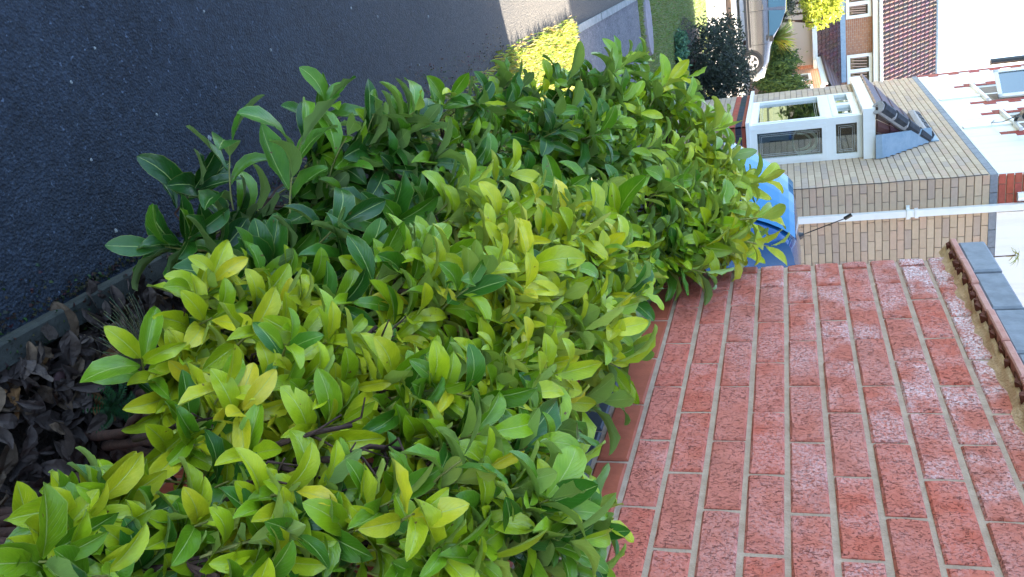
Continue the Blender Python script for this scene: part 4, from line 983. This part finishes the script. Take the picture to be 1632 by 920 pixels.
def one_leaf(out, p, d, nrm, L, tone):
    y = d.normalized(); x = y.cross(nrm); 
    if x.length < 1e-4: return
    x.normalize(); z = x.cross(y)
    tip = p+y*L
    if tip.x > WX-.008 and tip.y < WEND+.03:
        if p.x > WX-.012: return
        y = Vector((min(y.x, (WX-.012-p.x)/L), y.y, y.z)); y.normalize(); x = y.cross(nrm).normalized(); z = x.cross(y)
        if (p+y*L).x > WX-.003: L *= .6
    if tip.z < -1.49: return
    out.append((p.copy(), x, y, z, L, tone))
def shoot(out, tw, p0, d0, slen, n, L, tone, spread=(26, 60)):
    d = d0.normalized(); path = [p0.copy()]; p = p0.copy(); seg = 5
    up = Vector((0, 0, 1)); ang = uni(0, 6.28)
    for i in range(seg):
        d = (d+up*.10+Vector((uni(-1, 1), uni(-1, 1), uni(-1, 1)))*.05).normalized(); p = p+d*slen/seg; path.append(p.copy())
        if p.x > WX-.02 and p.y < WEND+.03: p.x = WX-.02
    tw.append((path, .0026, .0014, tone))
    for k in range(n):
        t = .12+.88*k/(n-1) if n > 1 else 1
        f = t*seg; i = min(seg-1, int(f)); q = path[i].lerp(path[i+1], f-i); dd = (path[i+1]-path[i]).normalized()
        ang += R(137.5)+uni(-.35, .35)
        a = dd.cross(Vector((.3, .2, .9))).normalized(); b_ = dd.cross(a); rad = a*math.cos(ang)+b_*math.sin(ang)
        op = R(uni(*spread))*(1.12-.55*t)
        ld = dd*math.cos(op)+rad*math.sin(op); ln = dd*math.sin(op)-rad*math.cos(op)
        ld = (ld+Vector((0, 0, -.10))).normalized()
        ln = (ln + Vector((uni(-.5, .5), uni(-.5, .5), uni(-.1, .5)))).normalized()
        LL = L*(.72+.38*math.sin(math.pi*(.15+.75*t)))*uni(.82, 1.15)
        one_leaf(out, q+ld*.006, ld, ln, LL, tone+random.gauss(0, .12)+(.09 if t > .8 else 0))
allsh = {}; roots = {}
for key in BL:
    out, tw = [], []
    for (x, y, z, r, tn, ns) in BL[key]:
        c = Vector((x, y, z)); ns = int(ns*(1.0 if key in ('front', 'near') else 1.06)+.5)
        for k in range(ns):
            d = Vector((random.gauss(0, 1), random.gauss(0, 1), random.gauss(0, 1))).normalized()
            if d.z < -.35: d.z *= -.6
            if d.x > .5 and x > .7: d.x *= -.5
            p0 = c + d*r*uni(.15, .8)
            sd_ = (d*.62+Vector((-.12, -.05, .75))+Vector((uni(-1, 1), uni(-1, 1), uni(-1, 1)))*.35)
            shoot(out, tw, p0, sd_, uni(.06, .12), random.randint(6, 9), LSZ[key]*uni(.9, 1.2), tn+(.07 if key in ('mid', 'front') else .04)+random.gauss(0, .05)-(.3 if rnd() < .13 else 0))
            tw.append(([c, c.lerp(p0, .6)+Vector((uni(-.01, .01),)*3), p0], .0032, .0026, -1))
    for (x, y, z, x2, y2, z2, L, tn, n) in SP[key]:
        p, q = Vector((x, y, z)), Vector((x2, y2, z2))
        shoot(out, tw, p, q-p, (q-p).length*1.05, int(n), L, tn, (28, 58))
    allsh[key] = (out, tw)
# which leaves does one see? (the ones in sight become parts of their own)
cell = {}
for key, (out, tw) in allsh.items():
    for i, (p, x, y, z, L, tn) in enumerate(out):
        for s in (.15, .5, .85):
            for o_ in (-.16, 0, .16):
                q = p+y*L*s+x*L*o_; px, py, dz = project(q); k = (int(px//11), int(py//11))
                if k not in cell or dz < cell[k][0]: cell[k] = (dz, key, i)
seen = {}
for (kx, ky), (dz, key, i) in cell.items():
    if -1 <= kx <= 149 and -1 <= ky <= 84: seen[(key, i)] = seen.get((key, i), 0)+1
for key, (out, tw) in allsh.items():
    nm, lab = LAB[key]; bx, by = BASE[key]
    t = thing(nm, lab, 'laurel', bx, by, -1.5, 'laurel shrubs of the hedge'); roots[key] = t
    order = sorted(range(len(out)), key=lambda i: -seen.get((key, i), 0)); single = [i for i in order[:300] if seen.get((key, i), 0) > 0]; ss = set(single)
    for i in single:
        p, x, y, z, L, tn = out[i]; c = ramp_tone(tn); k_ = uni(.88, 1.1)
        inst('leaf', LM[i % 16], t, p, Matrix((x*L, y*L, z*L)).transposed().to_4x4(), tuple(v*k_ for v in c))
    V_, F_, C_, U_ = [], [], [], []; n = 0
    for i, (p, x, y, z, L, tn) in enumerate(out):
        if i in ss: continue
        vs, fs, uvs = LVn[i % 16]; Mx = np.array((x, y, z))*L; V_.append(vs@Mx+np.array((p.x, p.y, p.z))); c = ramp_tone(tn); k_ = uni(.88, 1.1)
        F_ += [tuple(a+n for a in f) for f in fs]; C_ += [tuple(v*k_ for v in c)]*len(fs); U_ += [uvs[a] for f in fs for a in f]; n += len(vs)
    b = MB(); b.v = [tuple(v) for v in np.concatenate(V_)]; b.f = F_; b.c = C_; b.uv = U_
    b.build('foliage', M['leafs'], t, smooth=True, stuff=True)
    b1, b2 = MB(), MB()
    for path, r0, r1, tn in tw:
        (b1 if tn < 0 else b2).tube(path, [r0+(r1-r0)*i/(len(path)-1) for i in range(len(path))], 4, cap=False)
    b1.build('twigs', M['bark'], t, stuff=True); b2.build('green_shoots', M['stem'], t, smooth=True, stuff=True)
    # woody stems from the ground to each mass of leaves
    for (x, y, z, r, tn, ns) in BL[key]:
        c = Vector((x, y, z)); A = Vector((bx+uni(-.05, .05), by+(y-by)*.55+uni(-.04, .04), -1.52)); B_ = A.lerp(c, .5)+Vector((uni(-.05, .05), uni(-.06, .06), uni(-.02, .08)))
        pth = []
        for i in range(9):
            s = i/8; q = A*(1-s)**2+B_*2*s*(1-s)+c*s*s; pth.append(q+Vector((uni(-.006, .006), uni(-.006, .006), 0)))
        b = MB(); b.tube(pth, [.012-.008*i/8 for i in range(9)], 7); b.build('branch', M['bark'], t, smooth=True)
# bare reddish branches that show between the leaves
for key_, pth in (('front', [(0.596,0.869,-0.760),(0.562,0.851,-0.691),(0.557,0.869,-0.649),(0.570,0.911,-0.614)]), ('front', [(0.600,0.856,-0.727),(0.592,0.826,-0.665),(0.640,0.851,-0.637)]), ('front', [(0.604,0.868,-0.693),(0.585,0.847,-0.615),(0.587,0.884,-0.576),(0.613,0.918,-0.548)]), ('front', [(0.555,0.842,-0.939),(0.534,0.831,-0.868),(0.536,0.861,-0.849)]), ('mid', [(0.547,1.345,-0.762),(0.523,1.305,-0.679),(0.536,1.368,-0.649)]), ('near', [(0.615,0.783,-0.756),(0.570,0.767,-0.695),(0.592,0.798,-0.678)]), ('mid', [(0.567,1.144,-0.758),(0.539,1.121,-0.696),(0.527,1.155,-0.680)]), ):
    t = roots[key_]; b = MB(); b.tube(pth, [.0055-.003*i/len(pth) for i in range(len(pth))], 7); b.build('branch', M['bark'], t, smooth=True)
    for q in range(3):
        A = Vector(pth[1]).lerp(Vector(pth[-1]), uni(0, 1)); b = MB(); b.tube([A, A+Vector((uni(-.03, .01), uni(-.03, .03), .03)), A+Vector((uni(-.05, .02), uni(-.05, .05), .06))], [.0025, .002, .0012], 5); b.build('branch', M['bark'], t, smooth=True)
print('leaves', sum(len(o) for o, _ in allsh.values()))

# ------------------------------------------------------------------ leaf litter on the soil of the bed
lt_ = thing('leaf_litter', 'dark dead brown leaves heaped on the soil between kerb and laurel', 'dead leaves', .72, 1.3)
LD = []
for s in range(8):
    vs, fs, uvs = leafmesh(100+s, .2); me = bpy.data.meshes.new('dead_leaf'); vs = [(x*1.25, y, z*1.3+.05*math.sin(x*14+s)*math.cos(y*9)) for x, y, z in vs]
    me.from_pydata(vs, [], fs); me.materials.append(M['litter']); me.update(); LD.append(me)
LMASS = MB()
for i in range(620):
    y = uni(.95, 2.0) if i % 3 else uni(1.05, 1.6); x = uni(.575, .94)
    if rnd() < .6: x = .575+.3*rnd()**1.2
    e_ = Matrix.Rotation(uni(0, 6.28), 3, 'Z') @ Matrix.Rotation(uni(-.6, .6), 3, 'X') @ Matrix.Rotation(uni(-.7, .7), 3, 'Y')
    t = rnd(); c = (.085, .064, .054) if t < .42 else ((.045, .031, .025) if t < .72 else ((.12, .08, .05) if t < .93 else (.22, .11, .04)))
    k_ = uni(.7, 1.3)
    sz_ = uni(.045, .09); zz_ = -1.495+uni(0, .05)
    if i % 40 == 7: x = uni(.50, .57); zz_ = -1.468
    if i < 300: inst('dead_leaf', LD[i % 8], lt_, (x, y, zz_), (e_*sz_).to_4x4(), tuple(v*k_ for v in c))
    else:
        me = LD[i % 8]; n = len(LMASS.v); LMASS.v += [tuple(e_ @ v.co*sz_+Vector((x, y, zz_))) for v in me.vertices]
        for f in me.polygons: LMASS.face(tuple(n+q for q in f.vertices), tuple(v*k_ for v in c))
LMASS.build('dead_leaf_mass', M['litters'], lt_, stuff=True)
gr = thing('dry_grass_tuft', 'tuft of fine dry grass lying over dead leaves beside the kerb', 'grass tuft', .68, 1.35)
b = MB()
for i in range(190):
    a = random.gauss(2.6, .75); strap(b, (.70+uni(-.02, .02), 1.36+uni(-.03, .03), -1.425), (math.cos(a), math.sin(a), uni(.1, .8)), uni(.06, .17), .0011, 1.1, tuple(v*uni(.6, 1.2) for v in (.19, .20, .12)), 5)
b.build('blades', M['grass'], gr, stuff=True)
wd_ = thing('small_fern', 'small dark green ferny weed among the dead leaves', 'weed', .75, 1.24)
b = MB()
for i in range(22):
    a = uni(0, 6.28); L = uni(.04, .085); dx, dy = math.cos(a), math.sin(a)
    for k in range(12):
        s = k/12; q = (.745+dx*L*s, 1.245+dy*L*s, -1.43+.03*math.sin(s*2.6)-.01*s); w_ = .012*(1-s)+.003
        for sg in (-1, 1): b.poly([q, (q[0]-dy*sg*w_+dx*.006, q[1]+dx*sg*w_+dy*.006, q[2]+.004), (q[0]+dx*.006, q[1]+dy*.006, q[2])], tuple(v*uni(.7, 1.1) for v in (.03, .10, .035)))
b.build('fronds', M['fol'], wd_, stuff=True)
st_ = [(.66, 1.20, .03, 'reddish'), (.62, 1.12, .0, 'x')]
b = MB(); 
for i in range(9):
    for j in range(14): a = 2*math.pi*j/14; e_ = math.pi*(i/8-.5); b.v.append((.645+.017*math.cos(a)*math.cos(e_)*(1+.1*math.sin(3*a)), 1.205+.020*math.sin(a)*math.cos(e_), -1.478+.009*math.sin(e_)))
for i in range(8):
    for j in range(14): b.face((i*14+j, i*14+(j+1) % 14, (i+1)*14+(j+1) % 14, (i+1)*14+j))
b.build('stone', m_soft('red_stone', (.07, .035, .035), (.12, .06, .055), 40), smooth=True, label='dull red stone lying in the dead leaves near the kerb', cat='stone')
